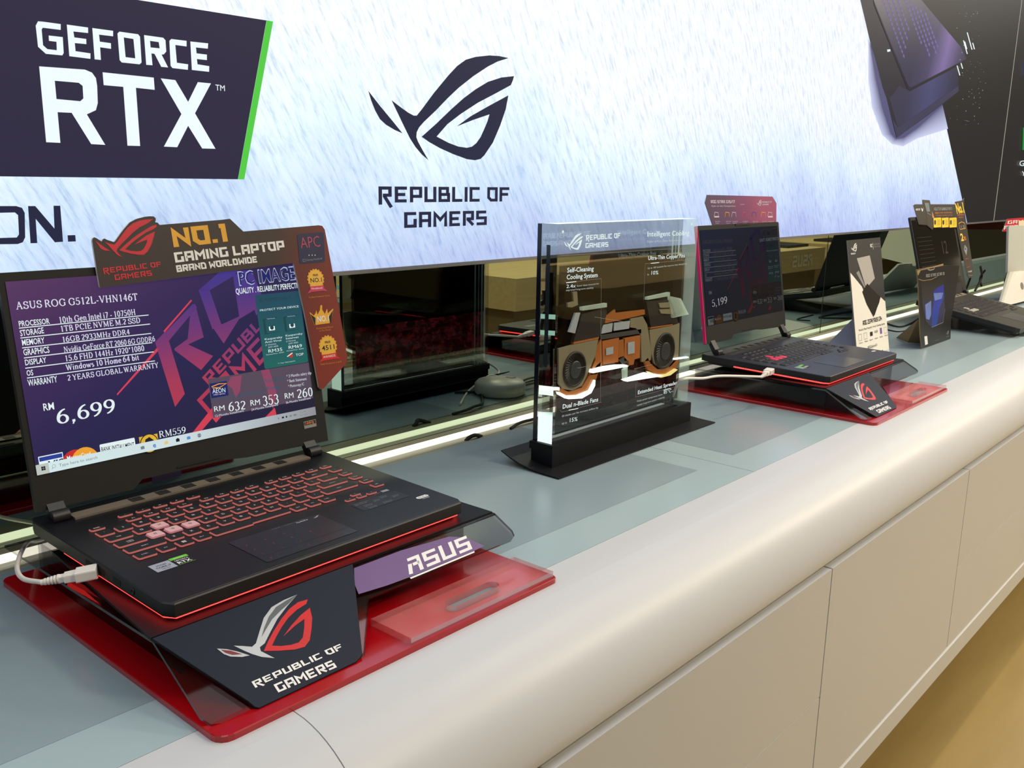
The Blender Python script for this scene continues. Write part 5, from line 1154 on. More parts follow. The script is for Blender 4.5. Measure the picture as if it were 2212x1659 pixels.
# smoked film with printed red circuit board on its back
M_FILM = clear('smoked_film', (0.46, 0.44, 0.42, 1), gloss=0.02, rough=0.05, edge=.1)
FIL = Plane((0, 0.866, 0), (1, 0, 0), (0, 0, 1), (0, -1, 0))
q0, q1 = FIL.px(1209, 560), FIL.px(1483, 537); q2 = FIL.px(1475, 860)
a = MB(); a.inv = ib; a.box((q0[0], .866, bz0+.004), (q1[0], .8664, .302), M_FILM); a.build('smoked_film', cb)
def board_mat():
    m, N, L, b = new_mat('red_circuit_print'); N.remove(b)
    tc = N.new('ShaderNodeTexCoord'); mp = N.new('ShaderNodeMapping'); mp.inputs['Rotation'].default_value = (math.radians(90), 0, 0)
    br = N.new('ShaderNodeTexBrick'); br.inputs['Scale'].default_value = 70; br.inputs['Color1'].default_value = C(150, 34, 44); br.inputs['Color2'].default_value = C(58, 12, 22); br.inputs['Mortar'].default_value = C(24, 8, 14)
    nz = N.new('ShaderNodeTexNoise'); nz.inputs['Scale'].default_value = 60; df = N.new('ShaderNodeBsdfPrincipled'); df.inputs['Emission Strength'].default_value = 0.55; L.new(br.outputs['Color'], df.inputs['Emission Color']); tr = N.new('ShaderNodeBsdfTransparent'); tr.inputs[0].default_value = (.30, .22, .24, 1); mx = N.new('ShaderNodeMixShader')  # emission stands in for base light falling on the print
    mr = N.new('ShaderNodeMapRange'); mr.inputs['From Min'].default_value = .42; mr.inputs['From Max'].default_value = .6; mr.inputs['To Min'].default_value = .15; mr.inputs['To Max'].default_value = .8
    L.new(tc.outputs['Object'], mp.inputs[0]); L.new(mp.outputs[0], br.inputs['Vector']); L.new(tc.outputs['Object'], nz.inputs['Vector']); L.new(nz.outputs[0], mr.inputs[0])
    L.new(br.outputs['Color'], df.inputs[0]); L.new(mr.outputs[0], mx.inputs[0]); L.new(tr.outputs[0], mx.inputs[1]); L.new(df.outputs[0], mx.inputs[2]); L.new(mx.outputs[0], N['Material Output'].inputs['Surface']); return m
a = MB(); a.inv = ib; a.box((q0[0]+.006, .8685, .062), (q1[0]-.006, .8689, .150), board_mat()); a.build('circuit_print', cb)
a = MB(); a.inv = ib; a.box((q0[0]+.004, .8692, .150), (q1[0]-.004, .8695, .292), clear('black_back_print', (0.10, 0.09, 0.10, 1), gloss=.015, rough=.1, edge=.05)); a.build('back_print', cb)
# cooling hardware
def plate(name, pts, th, m, y=0.8545, side=None, label=None):
    P = [k4(*p, Plane((0, y, 0), (1, 0, 0), (0, 0, 1), (0, -1, 0))) for p in pts]
    b_ = MB(); b_.inv = ib; b_.prism(P, 0, th, m, side=side, F=lambda x, z, d: Vector((x, y+th-d, z))); return b_.build(name, cb, label=label)
COP = mat('copper_plate', C(206, 122, 62), .4, metal=.25, noise=.15, scale=60); COPD = mat('copper_pipe', C(196, 118, 54), .35, metal=.3, noise=.1, scale=40)
BEI = mat('beige_metal', C(150, 140, 112), .5, metal=.1, noise=.08, scale=60); FINB = mat('fin_black', C(34, 31, 29), .5, noise=.15, scale=200)
PALE = frosted('pale_acrylic_cut', C(196, 212, 200), .55); LED = glow('painted_edge_glow', (0.95, 1.0, 0.88, 1), 1.6); LITY = glow('painted_edge_glow_warm', C(250, 226, 140), 1.0)  # LED and LITY: highlights of cut edges put in as emission, not lamps
GRM = mat('module_grey', C(70, 70, 70), .5, noise=.1, scale=100); LGT = mat('pad_silver', C(196, 204, 212), .35, metal=.2, noise=.1, scale=100)
plate('fin_stack', [(478, 800), (527, 642), (668, 612), (672, 632), (628, 770)], .006, FINB); plate('fin_stack', [(900, 567), (1042, 556), (1086, 690), (926, 714)], .006, FINB)
plate('copper_edge', [(478, 812), (480, 800), (628, 770), (622, 782)], .005, COP); plate('copper_edge', [(922, 724), (926, 714), (1052, 690), (1052, 702)], .005, COP)
plate('cooling_board', [(392, 838), (480, 814), (622, 784), (604, 880), (560, 985), (528, 1052), (470, 1080), (412, 1070), (395, 1040)], .003, BEI, label='left beige fan housing')
plate('cooling_board', [(918, 730), (1052, 704), (1092, 690), (1086, 890), (1040, 940), (990, 955), (945, 925), (928, 860)], .003, BEI, label='right beige fan housing')
plate('cooling_board', [(808, 665), (880, 652), (905, 700), (930, 860), (925, 905), (872, 915), (868, 760), (842, 720), (806, 715)], .0025, BEI, label='beige middle panel')
plate('copper_pipe', [(665, 655), (720, 612), (722, 632), (890, 612), (892, 640), (660, 692)], .003, COPD); plate('copper_pipe', [(602, 890), (615, 820), (640, 785), (645, 930), (615, 985), (570, 990), (606, 900)], .003, COPD)
plate('copper_plate', [(645, 795), (742, 775), (738, 915), (650, 930)], .0035, COP); plate('copper_plate', [(742, 790), (775, 782), (772, 880), (740, 890)], .002, COPD); plate('copper_plate', [(770, 778), (866, 760), (862, 892), (832, 900), (826, 930), (800, 935), (798, 908), (772, 908)], .0035, COP)
plate('thermal_pad', [(668, 836), (709, 828), (709, 868), (668, 877)], .001, LGT, y=.8528); plate('thermal_pad', [(794, 804), (832, 797), (832, 863), (794, 872)], .001, LGT, y=.8528)
plate('silver_pad', [(646, 702), (706, 690), (700, 740), (640, 752)], .002, LGT); plate('silver_pad', [(714, 690), (806, 677), (800, 722), (712, 735)], .002, LGT)
plate('dark_strip', [(636, 760), (870, 725), (870, 750), (640, 786)], .002, GRM); plate('dark_strip', [(742, 905), (770, 885), (798, 915), (770, 930)], .002, GRM)
def fan(px, py, r_px):
    c = k4(px, py); r = abs(k4(px, py-r_px)[1]-c[1]); F = lambda x, y, z: Vector((c[0]+x, .8545-z, c[1]+y))
    b_ = MB(); b_.inv = ib; b_.lathe([(r, .0), (r, .002), (r*.9, .003), (r*.86, .001)], FINB, F=F); b_.poly([F(*p, .0008) for p in disc(0, 0, r*.87)], FINB); o = b_.build('fan', cb)
    b_ = MB(); b_.inv = ib
    for k in range(34):
        t = 2*math.pi*k/34; p = lambda rr, dt: (rr*math.cos(t+dt), rr*math.sin(t+dt))
        b_.add([F(*p(r*.46, 0), .0012), F(*p(r*.85, .28), .0012), F(*p(r*.85, .34), .0022), F(*p(r*.46, .07), .0022)], [(0, 1, 2, 3)], GRM)
    b_.build('fan_blades', o, kind='stuff')
    b_ = MB(); b_.inv = ib; b_.lathe([(r*.48, .0), (r*.48, .003), (r*.42, .0038), (0.0001, .0038)], mat('fan_hub_grey', C(66, 70, 74), .35, metal=.2, noise=.05, scale=60), F=F, smooth=False)
    for k in range(6): b_.poly([F(x, y, .0039) for x, y in disc(r*.22*math.cos(k*1.047), r*.22*math.sin(k*1.047), r*.04, 8)], FINB)
    b_.build('fan_hub', o)
fan(483, 957, 104); fan(1003, 850, 104)
plate('copper_arc', [(395, 1062), (450, 1088), (525, 1065), (572, 990), (612, 935), (640, 912), (612, 1010), (575, 1080), (505, 1108), (440, 1110), (400, 1088)], .004, COPD)
plate('bright_cut_edge', [(400, 1090), (440, 1111), (505, 1109), (575, 1081), (606, 1020), (604, 1052), (582, 1095), (528, 1126), (450, 1130), (405, 1105)], .008, LED, y=.850); plate('bright_cut_edge', [(592, 980), (585, 962), (640, 946), (735, 934), (788, 932), (795, 941)], .008, LED, y=.849)
plate('bright_cut_edge', [(775, 1020), (790, 1029), (1000, 996), (960, 985), (905, 978), (830, 1002)], .008, LED, y=.849); plate('bright_cut_edge', [(800, 935), (773, 962), (776, 1018), (790, 1026), (792, 945)], .006, PALE, y=.850)
plate('copper_arc', [(890, 912), (908, 890), (925, 925), (965, 958), (1020, 950), (1058, 905), (1092, 902), (1070, 955), (1020, 985), (960, 985), (910, 960)], .004, COPD); plate('bright_cut_edge', [(915, 970), (962, 988), (1022, 986), (1072, 955), (1082, 960), (1040, 992), (985, 1006), (945, 1000)], .007, LITY, y=.850)
plate('acrylic_step', [(530, 598), (672, 575), (672, 598), (532, 618)], .006, PALE, y=.850); plate('acrylic_step', [(908, 540), (1036, 512), (1036, 533), (908, 556)], .006, PALE, y=.850); plate('acrylic_step', [(1038, 535), (1100, 548), (1145, 640), (1055, 660), (1042, 580)], .006, PALE, y=.850)
plate('acrylic_step', [(445, 575), (480, 565), (475, 510), (500, 508), (505, 585), (470, 600), (446, 598)], .003, BEI, y=.852, label='pale printed bracket'); plate('acrylic_step', [(452, 742), (490, 632), (518, 630), (488, 750)], .003, LGT, y=.850, label='silver slanted strip')
plate('pale_bracket', [(972, 575), (1035, 570), (1042, 600), (980, 602)], .002, BEI, y=.8525); plate('pale_bracket', [(975, 612), (1050, 608), (1058, 640), (985, 635)], .002, BEI, y=.8525); plate('bright_cut_edge', [(1060, 895), (1145, 885), (1145, 892), (1064, 903)], .006, LED, y=.850)
plate('bright_cut_edge', [(298, 1060), (398, 1062), (398, 1080), (300, 1078)], .004, LED, y=.8485)
# etched lettering on the front face
E_ = glow('etched_white', C(226, 240, 238), .95); EG = glow('etched_soft', C(196, 206, 204), .8); EL = glow('etched_line', C(168, 160, 150), .7)  # edge-lit shine of the lettering is put in as emission
A = Art(FPL, ib, eps=.00008, base=.0002); A.crop = K4
A.logopx((424, 273), (532, 266), (424, 176), [E_]*3, 1)
A.textpx('rEPUBLIC OF', (550, 212), (748, 198), (548, 182), E_, 1, 'rog'); A.textpx('GAMERS', (547, 256), (678, 249), (546, 228), E_, 1, 'rog')
A.textpx('Intelligent Cooling', (902, 190), (1146, 182), (901, 160), E_, 1, bold=.012); A.textpx('Higher airflow. More dissipation. Less dust.', (902, 225), (1142, 213), (901, 212), EG, 1)
A.textpx('Self-Cleaning', (440, 398), (594, 387), (438, 370), E_, 1, bold=.012); A.textpx('Cooling System', (437, 438), (617, 424), (436, 410), E_, 1, bold=.012); A.textpx('2.4x', (436, 488), (490, 484), (435, 467), E_, 1); A.textpx('faster dust removal for', (497, 480), (626, 466), (496, 470), EG, 1); A.textpx('improved long-term stability', (434, 506), (594, 490), (433, 495), EG, 1)
A.textpx('Ultra-Thin Copper Fins', (908, 326), (1122, 310), (907, 302), E_, 1, bold=.012); A.textpx('Up to 189 heatsink fins improve heat dissipation', (905, 378), (1132, 350), (904, 368), EG, 1); A.textpx('by', (904, 414), (915, 413), (903, 404), EG, 1); A.textpx('10%', (922, 411), (968, 408), (921, 388), E_, 1)
A.textpx('Dual n-Blade Fans', (413, 1186), (620, 1142), (412, 1160), E_, 1, bold=.015); A.textpx('83 blades per fan increase airflow by', (411, 1234), (620, 1183), (410, 1223), EG, 1); A.textpx('up to', (410, 1276), (440, 1270), (409, 1264), EG, 1); A.textpx('15%', (450, 1264), (500, 1255), (448, 1240), E_, 1)
A.textpx('Extended Heat Spreader', (848, 1102), (1077, 1043), (847, 1080), E_, 1, bold=.012); A.textpx('Keeps power components below', (845, 1146), (993, 1106), (844, 1136), EG, 1); A.textpx('85\u00b0C', (998, 1100), (1042, 1090), (997, 1080), E_, 1); A.textpx('to', (1044, 1089), (1055, 1087), (1043, 1080), EG, 1); A.textpx('sustain long-term system reliability', (845, 1170), (1005, 1122), (844, 1160), EG, 1)
for pts in ([(428, 442), (436, 458), (638, 432), (634, 1150), (640, 1148)], [(1130, 315), (1120, 326), (893, 347), (884, 552), (905, 550)], [(400, 1192), (410, 1205), (632, 1148)], [(840, 1040), (837, 1118), (1080, 1055)], [(405, 300), (1130, 256)], [(500, 951), (580, 935)], [(830, 955), (935, 928)], [(600, 655), (780, 684)]): A.line([A.q(p) for p in pts], .0004, EL, 0)
for a_, b_ in (((436, 457), (494, 450)), ((925, 345), (972, 340)), ((450, 1194), (505, 1183)), ((998, 1078), (1040, 1066))): A.line([A.q(a_), A.q(b_)], .0012, E_, 1)
p = A.q((417, 162)); A.poly(disc(p[0], p[1], .0022, 14), E_, 1); p = A.q((1162, 117)); A.poly(disc(p[0], p[1], .0022, 14), E_, 1)
A.build('etched_lettering', cb)
# base light seen in the polished left end, put in as glowing quads
a = MB(); a.inv = ib; lw = glow_ramp('painted_end_glow_ramp', (0, 0, 1), bz0, bz0+.055, [(0, (.9, 1, .97, 1)), (.78, (.88, 1, .96, 1)), (.9, (.45, .62, .56, 1)), (1, (.30, .42, .38, 1))], 1.15)
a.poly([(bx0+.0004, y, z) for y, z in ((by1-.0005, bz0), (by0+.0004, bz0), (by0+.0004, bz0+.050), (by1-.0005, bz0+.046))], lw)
for z0, z1, m_ in ((.113, .127, glow('painted_end_band', (.95, 1, .94, 1), 1.1)), (.204, .211, glow('painted_end_green', C(150, 190, 170), .9)), (.228, .235, glow('painted_end_green', C(150, 190, 170), .9))): a.poly([(bx0+.0004, y, z) for y, z in ((by1-.0005, z0-.002), (by0+.0004, z0), (by0+.0004, z1), (by1-.0005, z1-.002))], m_)
a.build('painted_end_glow', cb, label='white glow painted on the left end of the clear block')
a = MB(); a.inv = ib; a.box((bx0-.0001, by0+.013, .155), (bx0+.0002, by0+.020, .335), mat('end_dark_streak', C(40, 46, 52), .2, noise=.3, scale=20)); a.build('end_streak', cb)
a = MB(); a.inv = ib
for x0_, x1_, c_ in ((1.4095, 1.4135, .5), (1.421, 1.4235, .6), (1.430, 1.4345, .45)): a.box((x0_, by1-.0006, bz0), (x1_, by1-.0002, .345), frosted('edge_reflection_%d' % int(c_*100), C(196, 214, 206), c_+.15))  # pale strips paint in the reflections near the right end
a.build('painted_edge_reflection', cb)

# ------------------------------------------------------------------ things behind the block, seen in the mirror
rt = thing('hub_box', 'round white hub box on the glass behind the clear block, seen in the mirror', 'electronics', loc=(1.37, .985, 0)); a = MB(); a.lathe([(.0001, .001), (.048, .001), (.052, .005), (.052, .022), (.046, .028), (.0001, .029)], mat('white_plastic_dim', C(188, 188, 186), .4, noise=.03, scale=60)); a.build('shell', rt); a = MB(); a.box((.03, -.012, .0285), (.042, .006, .0292), I_GREY); a.build('indicator', rt)
def cable(name, label, pts, r, m=M_RUBBER): a = MB(); a.tube(smooth_path(pts, 8), r, m, n=8); return tag(a.build(name), label, 'cable')
for dy, nm in ((-.012, 'grey cable nearest the counter front of three leaving the round hub'), (0, 'middle grey cable of three leaving the round hub'), (.012, 'grey cable nearest the mirror of three leaving the round hub')):
    cable('grey_cable', nm, [Vector((1.424, .985+dy*.5, .008)), Vector((1.47, .985+dy*1.5, .012)), Vector((1.53, .975+dy*2.2, .006)), Vector((1.60, .985+dy*2.5, .003))], .003, mat('cable_olive_grey', C(120, 120, 100), .6, noise=.05, scale=100))['group'] = 'cables at the round hub'
cable('black_cable', 'black cable arching from the light slot towards the clear block foot', [at_z(1103, 926, .001), at_z(1120, 915, .004), at_z(1142, 908, .006), Vector((1.27, 1.03, .006)), Vector((1.33, .96, .004)), Vector((1.30, .925, .004))], .0028)
cable('black_cable', 'short black cable hump poking out of the light slot left of the clear block', [at_z(1006, 953, -.002), at_z(1014, 945, .003), at_z(1027, 940, .006), at_z(1040, 943, -.002)], .0034)
cable('black_cable', 'thin black cable lying behind the white leaning card', [at_z(1905, 695, .002), at_z(1940, 706, .002), at_z(1965, 700, .002), at_z(1985, 688, .004), at_z(1998, 680, .008)], .003)
cable('black_cable', 'thin black cable lying on the glass beside the left end of the leaning card', [at_z(1915, 712, .002), at_z(1945, 716, .002), at_z(1985, 706, .002)], .0018)
cable('black_cable', 'black cable looping down the mirror right of the dark third laptop', [at_y(2118, 576, 1.085), at_y(2121, 596, 1.088), at_y(2114, 614, 1.09), at_y(2106, 628, 1.092)], .0045)
cable('black_cable', 'black cable hanging beside the white slanted display at the right edge', [at_y(2181, 588, 1.06), at_y(2173, 600, 1.06), at_y(2171, 612, 1.06), at_y(2174, 622, 1.06)], .0045)
pc = thing('name_card', 'small purple card lying behind the nearest laptop, seen under its screen', 'card', loc=(.627, 1.0, 0)); a = MB(); a.prism([(-.022, .002), (.022, .002), (.022, .058), (-.022, .058)], 0, .0015, I_PURP, F=lambda x, y, z: Vector((x, .02-z, y))); a.build('card', pc)
a = MB(); V, Fc, W = text_data('OF', 'rog'); a.add([(-.012+.010*x, .0182, .046-.012*(1-y)) for x, y in V], Fc, mat('print_dark_purple', C(52, 36, 84), .5, noise=.03, scale=60)); a.build('card_print', pc)

# ------------------------------------------------------------------ leaning white and black info card
le = math.radians(10.5); ZPo = Vector((0, .832, .001)); ZPv = Vector((0, math.sin(le), math.cos(le)))
ZP = Plane(ZPo, (1, 0, 0), ZPv, (0, -math.cos(le), math.sin(le)))
z = [ZP.px(*p) for p in ((1833, 519), (1903, 512.5), (1919, 757), (1848, 748))]
zx0, zx1, zt = (z[0][0]+z[3][0])/2, (z[1][0]+z[2][0])/2, (z[0][1]+z[1][1])/2
zc, iz = board('info_card', 'tall leaning card, black above white, picturing two laptops, behind the second laptop', 'sign', ZP, .003, [(zx0, 0), (zx1, 0), (zx1, zt), (zx0, zt)], M_PAPERW, E_GREY, k=-.003)
A = Art(ZP, iz, eps=.0001, base=.0002); A.crop = (1820, 400, 4.607)
def sh(fx, fy): return (zx0+(zx1-zx0)*fx, zt*fy)
cdark = mat('card_dark_grey', C(50, 49, 52), .5, noise=.06, scale=30)
A.poly([sh(0, 1), sh(1, 1), sh(1, .455), sh(.86, .50), sh(.62, .36), sh(.30, .62), sh(0, .745)], cdark, 0)
A.poly([sh(.22, .85), sh(.62, .86), sh(.72, .665), sh(.45, .60), sh(.40, .63)], mat('card_laptop_grey', C(178, 174, 170), .4, noise=.05, scale=40), 2); A.poly([sh(.17, .735), sh(.25, .75), sh(.42, .60), sh(.40, .59)], I_GREY, 1)
A.poly([sh(.30, .575), sh(.47, .635), sh(.84, .50), sh(.80, .46), sh(.58, .35), sh(.40, .47)], mat('card_laptop_black', C(40, 37, 36), .35, noise=.15, scale=40), 3)
A.logo(sh(.08, .905), (.020, 0), (0, .020), [I_WHITE]*3, 2); A.text('REPUBLIC OF', sh(.06, .885), .0035, I_WHITE, 2, 'rog', w=.028); A.text('RC', sh(.66, .925), .008, I_WHITE, 2, 'rog', w=.014); A.line([sh(.745, .96), sh(.745, .905)], .0012, I_WHITE, 2); A.text('INNOVATION', sh(.77, .94), .004, I_GREY, 2, w=.040); A.text('AWARD WINNER', sh(.77, .92), .004, I_GREY, 2, w=.042)
A.text('ROG ZEPHYRUS G14', sh(.24, .305), .011, I_BLACK, 2, 'rog', w=(zx1-zx0)*.60); A.text("World's Most Powerful 14-inch Gaming Laptop", sh(.10, .265), .0052, I_BLACK, 2, w=(zx1-zx0)*.82)
for i in range(6):
    fx = .08+.16*i
    if i == 2: A.poly([sh(fx+.03, .20), sh(fx+.11, .20), sh(fx+.11, .235), sh(fx+.03, .235)], I_BLACK, 2)
    elif i == 3: A.text('1650', sh(fx, .215), .007, I_BLACK, 2, w=.024)
    elif i == 4: A.poly([sh(fx+.03, .195), sh(fx+.09, .195), sh(fx+.09, .245), sh(fx+.03, .245)], I_PURP, 2)
    else: A.line([sh(fx, .19), sh(fx+.09, .19), sh(fx+.09, .24), sh(fx, .24), sh(fx, .19)], .0009, I_GREY, 2)
    A.text(('Windows', 'Thin', 'Ryzen 9', 'Graphics', 'Display', 'Audio')[i], sh(fx, .165), .0035, I_BLACK, 2, w=.022)
A.text('#ROGZephyrusG14', sh(.32, .105), .007, I_BLACK, 2, w=(zx1-zx0)*.30); A.poly([sh(.76, .025), sh(.79, .025), sh(.79, .06), sh(.76, .055)], I_BLACK, 2); A.text('Windows 10', sh(.81, .03), .006, I_GREY, 2, w=(zx1-zx0)*.17)
A.build('printed_graphics', zc)
a = MB(); a.inv = iz; q = [ZP.P(zx0-.004, 0, -.0035), ZP.P(zx0+.05, 0, -.0035), ZP.P(zx0+.05, zt*.42, -.0035)]; bk = Vector((zx0-.01, .945, .001))
a.poly([q[0], bk, q[2]], mat('card_blue_grey', C(120, 126, 146), .6, noise=.03, scale=40)); a.poly([q[2], bk+Vector((.0012, 0, 0)), q[0]], mat('card_blue_grey', C(120, 126, 146), .6)); a.build('easel_leg', zc)

# ------------------------------------------------------------------ dark card on a cardboard easel
SPL = Plane((0, .80, .001), (1, 0, 0), (0, .045, 1), (0, -1, .045))
K6 = (1820, 400, 4.607)
s6 = lambda x, y: SPL.px(K6[0]+x/K6[2], K6[1]+y/K6[2])
so = [s6(*p) for p in ((790, 1622), (775, 1500), (765, 1200), (752, 950), (738, 845), (760, 838), (860, 815), (1000, 800), (1162, 797), (1130, 1060), (1080, 1340), (1074, 1532), (960, 1570), (850, 1612))]
mn_ = min(p[1] for p in so); so = [(x, max(y, 0.0)) for x, y in so]
tk = gradient_card('scar_black', (0, 1, 0), 0, .3, [(0, C(20, 20, 24)), (1, C(26, 25, 27))])
sc_, is_ = board('poster_card', 'worn black poster card with blue laptop picture on a cardboard easel, before the third laptop', 'sign', SPL, .0025, so, tk, M_CARD, k=-.0025)
A = Art(SPL, is_, eps=.0001, base=.0002); A.crop = K6
A.textpx('ROG STRIX SCAR 15', (828, 918), (1012, 893), (826, 888), I_GREY, 2, 'rog', weight=2.2)
A.poly([(740, 850), (860, 818), (1003, 780), (1003, 800), (860, 830), (775, 850), (752, 900), (745, 890)], M_CARD, 1, True); A.line([A.q(p) for p in ((755, 935), (800, 950), (880, 940), (940, 910))], .0016, M_CARD, 1)
A.line([A.q(p) for p in ((848, 838), (870, 846), (905, 838), (915, 822))], .003, I_GREY, 2)
blu = gradient_card('poster_blue', (0, 1, 0), .04, .2, [(0, C(24, 62, 140)), (.5, C(44, 60, 170)), (.85, C(34, 40, 140)), (1, C(14, 16, 40))]); smoke = gradient_card('poster_smoke', (0, 1, 0), .02, .2, [(0, C(22, 22, 26)), (.4, C(50, 50, 90)), (.75, C(44, 42, 44)), (1, C(22, 22, 24))])
A.poly([(775, 960), (1000, 930), (1012, 1100), (1018, 1240), (1000, 1370), (885, 1415), (830, 1360), (795, 1200)], smoke, 1, True); A.poly([(900, 1060), (940, 1020), (1005, 985), (1012, 1110), (960, 1230), (938, 1400), (885, 1415), (890, 1250), (905, 1180)], blu, 2, True)
for pts in ([(820, 1190), (880, 1150), (880, 1290), (860, 1340), (830, 1330)], [(905, 1075), (1000, 1068), (985, 1130), (915, 1150)]): A.poly(pts, mat('poster_pale_blue', C(104, 124, 196), .5, noise=.3, scale=40), 3, True)
A.line([A.q(p) for p in ((1018, 1230), (1000, 1366), (885, 1415))], .0012, I_GREY, 3); A.poly([(812, 1505), (840, 1500), (848, 1580), (820, 1592)], I_WHITE, 3, True)
A.logopx((1030, 1490), (1056, 1485), (1030, 1450), [I_GREY]*3, 3); A.textpx('powered', (918, 1550), (955, 1540), (917, 1542), I_GREY, 3); A.textpx('GAMERS', (1030, 1515), (1056, 1508), (1029, 1505), I_GREY, 3)
A.build('printed_graphics', sc_)
a = MB(); a.inv = is_
e = [at_y(1985, 690, .82), at_z(1937, 730, .001), at_z(1962, 740, .001), at_z(1990, 742, .001)]
a.poly([e[0], e[1], e[2], e[3]], M_CARD); a.poly([p+Vector((0, .002, 0)) for p in (e[3], e[2], e[1], e[0])], M_CARD); a.build('easel_leg', sc_)

# ------------------------------------------------------------------ third laptop, raised at the back on a wedge
M3, *_ = frame_matrix((2.967, 0.659, 0.030), 0.172, -0.012)
lap3, lid3, L3, D3, I3 = make_laptop('laptop', 'open dark laptop with pale key letters and switched-off screen behind the black poster card', M3, 1.1, M_DECK3, (K_TOP3, K_SIDE2, K_LEG3), True,
    (0.006, 0.266, 0.0333, 0.45), mat('hinge_strip_tan', C(150, 140, 124), .4, noise=.05, scale=200), None, wasd=(K_CLR3, K_CLR3, K_LEG2))
A = Art(L3, I3, eps=.0001, base=.0002)
A.poly([(0, 0), (.348*1.1, 0), (.348*1.1, .1955*1.1), (0, .1955*1.1)], mat('screen_off', C(30, 29, 26), .12, noise=.1, scale=6), 0)
fl = mat('screen_faint_line', C(52, 50, 44), .3, noise=.05, scale=30)
for i in range(9): A.line([(.02, .16-.013*i), (.15, .16-.013*i)], .0012, fl, 1)
A.text('12', (.22, .10), .045, fl, 1); A.poly([(.33, .02), (.365, .02), (.365, .045), (.33, .045)], fl, 1)
A.build('screen', lid3)
a = MB(); a.prism([(.66, .0005), (.93, .0005), (.93, .049), (.68, .0052)], 3.02, 3.33, M_CLEARD, F=lambda y, z, x: Vector((x, y, z))); o = a.build('wedge_riser'); tag(o, 'clear wedge riser under the third laptop', 'riser')
a = MB(); q = at_z(2200, 722, .001); a.box((q.x-.008, q.y-.004, .0006), (q.x+.09, q.y+.002, .020), M_WPLAST); tag(a.build('price_tag_holder'), 'small white holder standing at the front corner of the third laptop', 'holder')
T3 = L3.off(.0015); T3A = T3.off(.002)
k6 = lambda x, y: T3A.px(K6[0]+x/K6[2], K6[1]+y/K6[2])
o = [k6(*p) for p in ((708, 200), (722, 190), (800, 190), (796, 145), (868, 150), (876, 190), (1125, 190), (1122, 165), (1190, 152), (1210, 130), (1212, 250), (1230, 360), (1302, 850), (1300, 915), (1256, 926), (1238, 880), (1142, 425), (905, 425), (895, 445), (840, 398), (762, 390))]
top3, it3 = board('lid_topper', 'black and yellow card sign with long No.1 strip on the third laptop screen', 'sign', T3, .002, o, mat('topper_charcoal', C(46, 40, 36), .4, noise=.12, scale=20), E_GREY)
A = Art(T3A, it3, eps=.0001, base=.0002); A.crop = K6
for x0, x1 in ((905, 978), (987, 1052), (1062, 1132)):
    A.poly([(x0, 327), (x1-4, 322), (x1+2, 326), (x1+4, 412), (x1, 416), (x0+6, 422), (x0+2, 416)], I_YELL, 1, True); A.poly([(x0+6, 350), (x0+24, 348), (x0+24, 385), (x0+15, 398), (x0+6, 385)], I_BLACK, 2, True)
    for j in range(4): A.line([A.q((x0+34, 350+j*15)), A.q((x1-6, 347+j*15))], .002, mat('print_dim_yellow', C(170, 136, 20), .5, noise=.05, scale=60), 2)
A.textpx('ASUS TUF GAMING F15/F17', (912, 252), (1092, 248), (910, 222), I_GREY, 2, bold=.03); A.textpx('READY FOR YOUR RIVALS', (922, 285), (1090, 280), (920, 268), I_ORNG, 2); A.textpx('DURABLE GAMING LAPTOP', (928, 306), (1092, 303), (927, 296), I_ORNG, 2)
A.textpx('ASUS', (728, 252), (772, 250), (726, 232), I_WHITE, 2, bold=.02); A.poly([(780, 225), (795, 240), (802, 222), (798, 258), (790, 262)], I_WHITE, 2, True)
A.poly([(800, 150), (866, 154), (896, 300), (895, 440), (842, 396), (835, 270)], mat('topper_laptop_grey', C(66, 60, 52), .35, noise=.3, scale=15), 1, True); A.poly([(815, 175), (858, 178), (868, 262), (838, 265)], mat('topper_picture', C(110, 124, 130), .4, noise=.4, scale=40), 2, True); A.poly([(890, 260), (912, 320), (905, 330), (893, 320)], I_ORNG, 2, True); A.line([A.q((840, 275)), A.q((882, 300))], .0016, I_GREY, 3)
A.textpx('No.1', (1136, 282), (1212, 268), (1128, 180), I_YELL, 2, bold=.04); A.textpx('GAMING', (1142, 305), (1208, 300), (1140, 288), I_ORNG, 2); A.textpx('WORLD', (1155, 328), (1200, 324), (1154, 314), I_ORNG, 2)
A.line([A.q(p) for p in ((1155, 380), (1185, 365), (1215, 378), (1222, 430), (1170, 440), (1155, 380))], .002, I_GOLD, 2); A.textpx('15', (1170, 428), (1215, 424), (1168, 400), I_GREY, 3)
A.textpx('2', (1180, 555), (1208, 550), (1176, 480), I_YELL, 2, bold=.03); A.textpx('YRS', (1208, 550), (1230, 546), (1204, 510), I_ORNG, 2, bold=.03)
A.poly([(1215, 592), (1240, 630), (1232, 700), (1205, 640)], I_GREY, 2, True); A.poly([(1216, 615), (1234, 640), (1212, 645)], I_BLUE, 3, True); A.line([A.q(p) for p in ((1222, 735), (1250, 728), (1266, 810), (1238, 820), (1222, 735))], .002, mat('print_rust', C(150, 70, 48), .5, noise=.05, scale=60), 2)
A.textpx('intel', (1250, 868), (1285, 862), (1248, 850), I_WHITE, 3); A.textpx('Windows', (1255, 905), (1296, 900), (1253, 892), I_GREY, 3)
A.build('printed_graphics', top3)

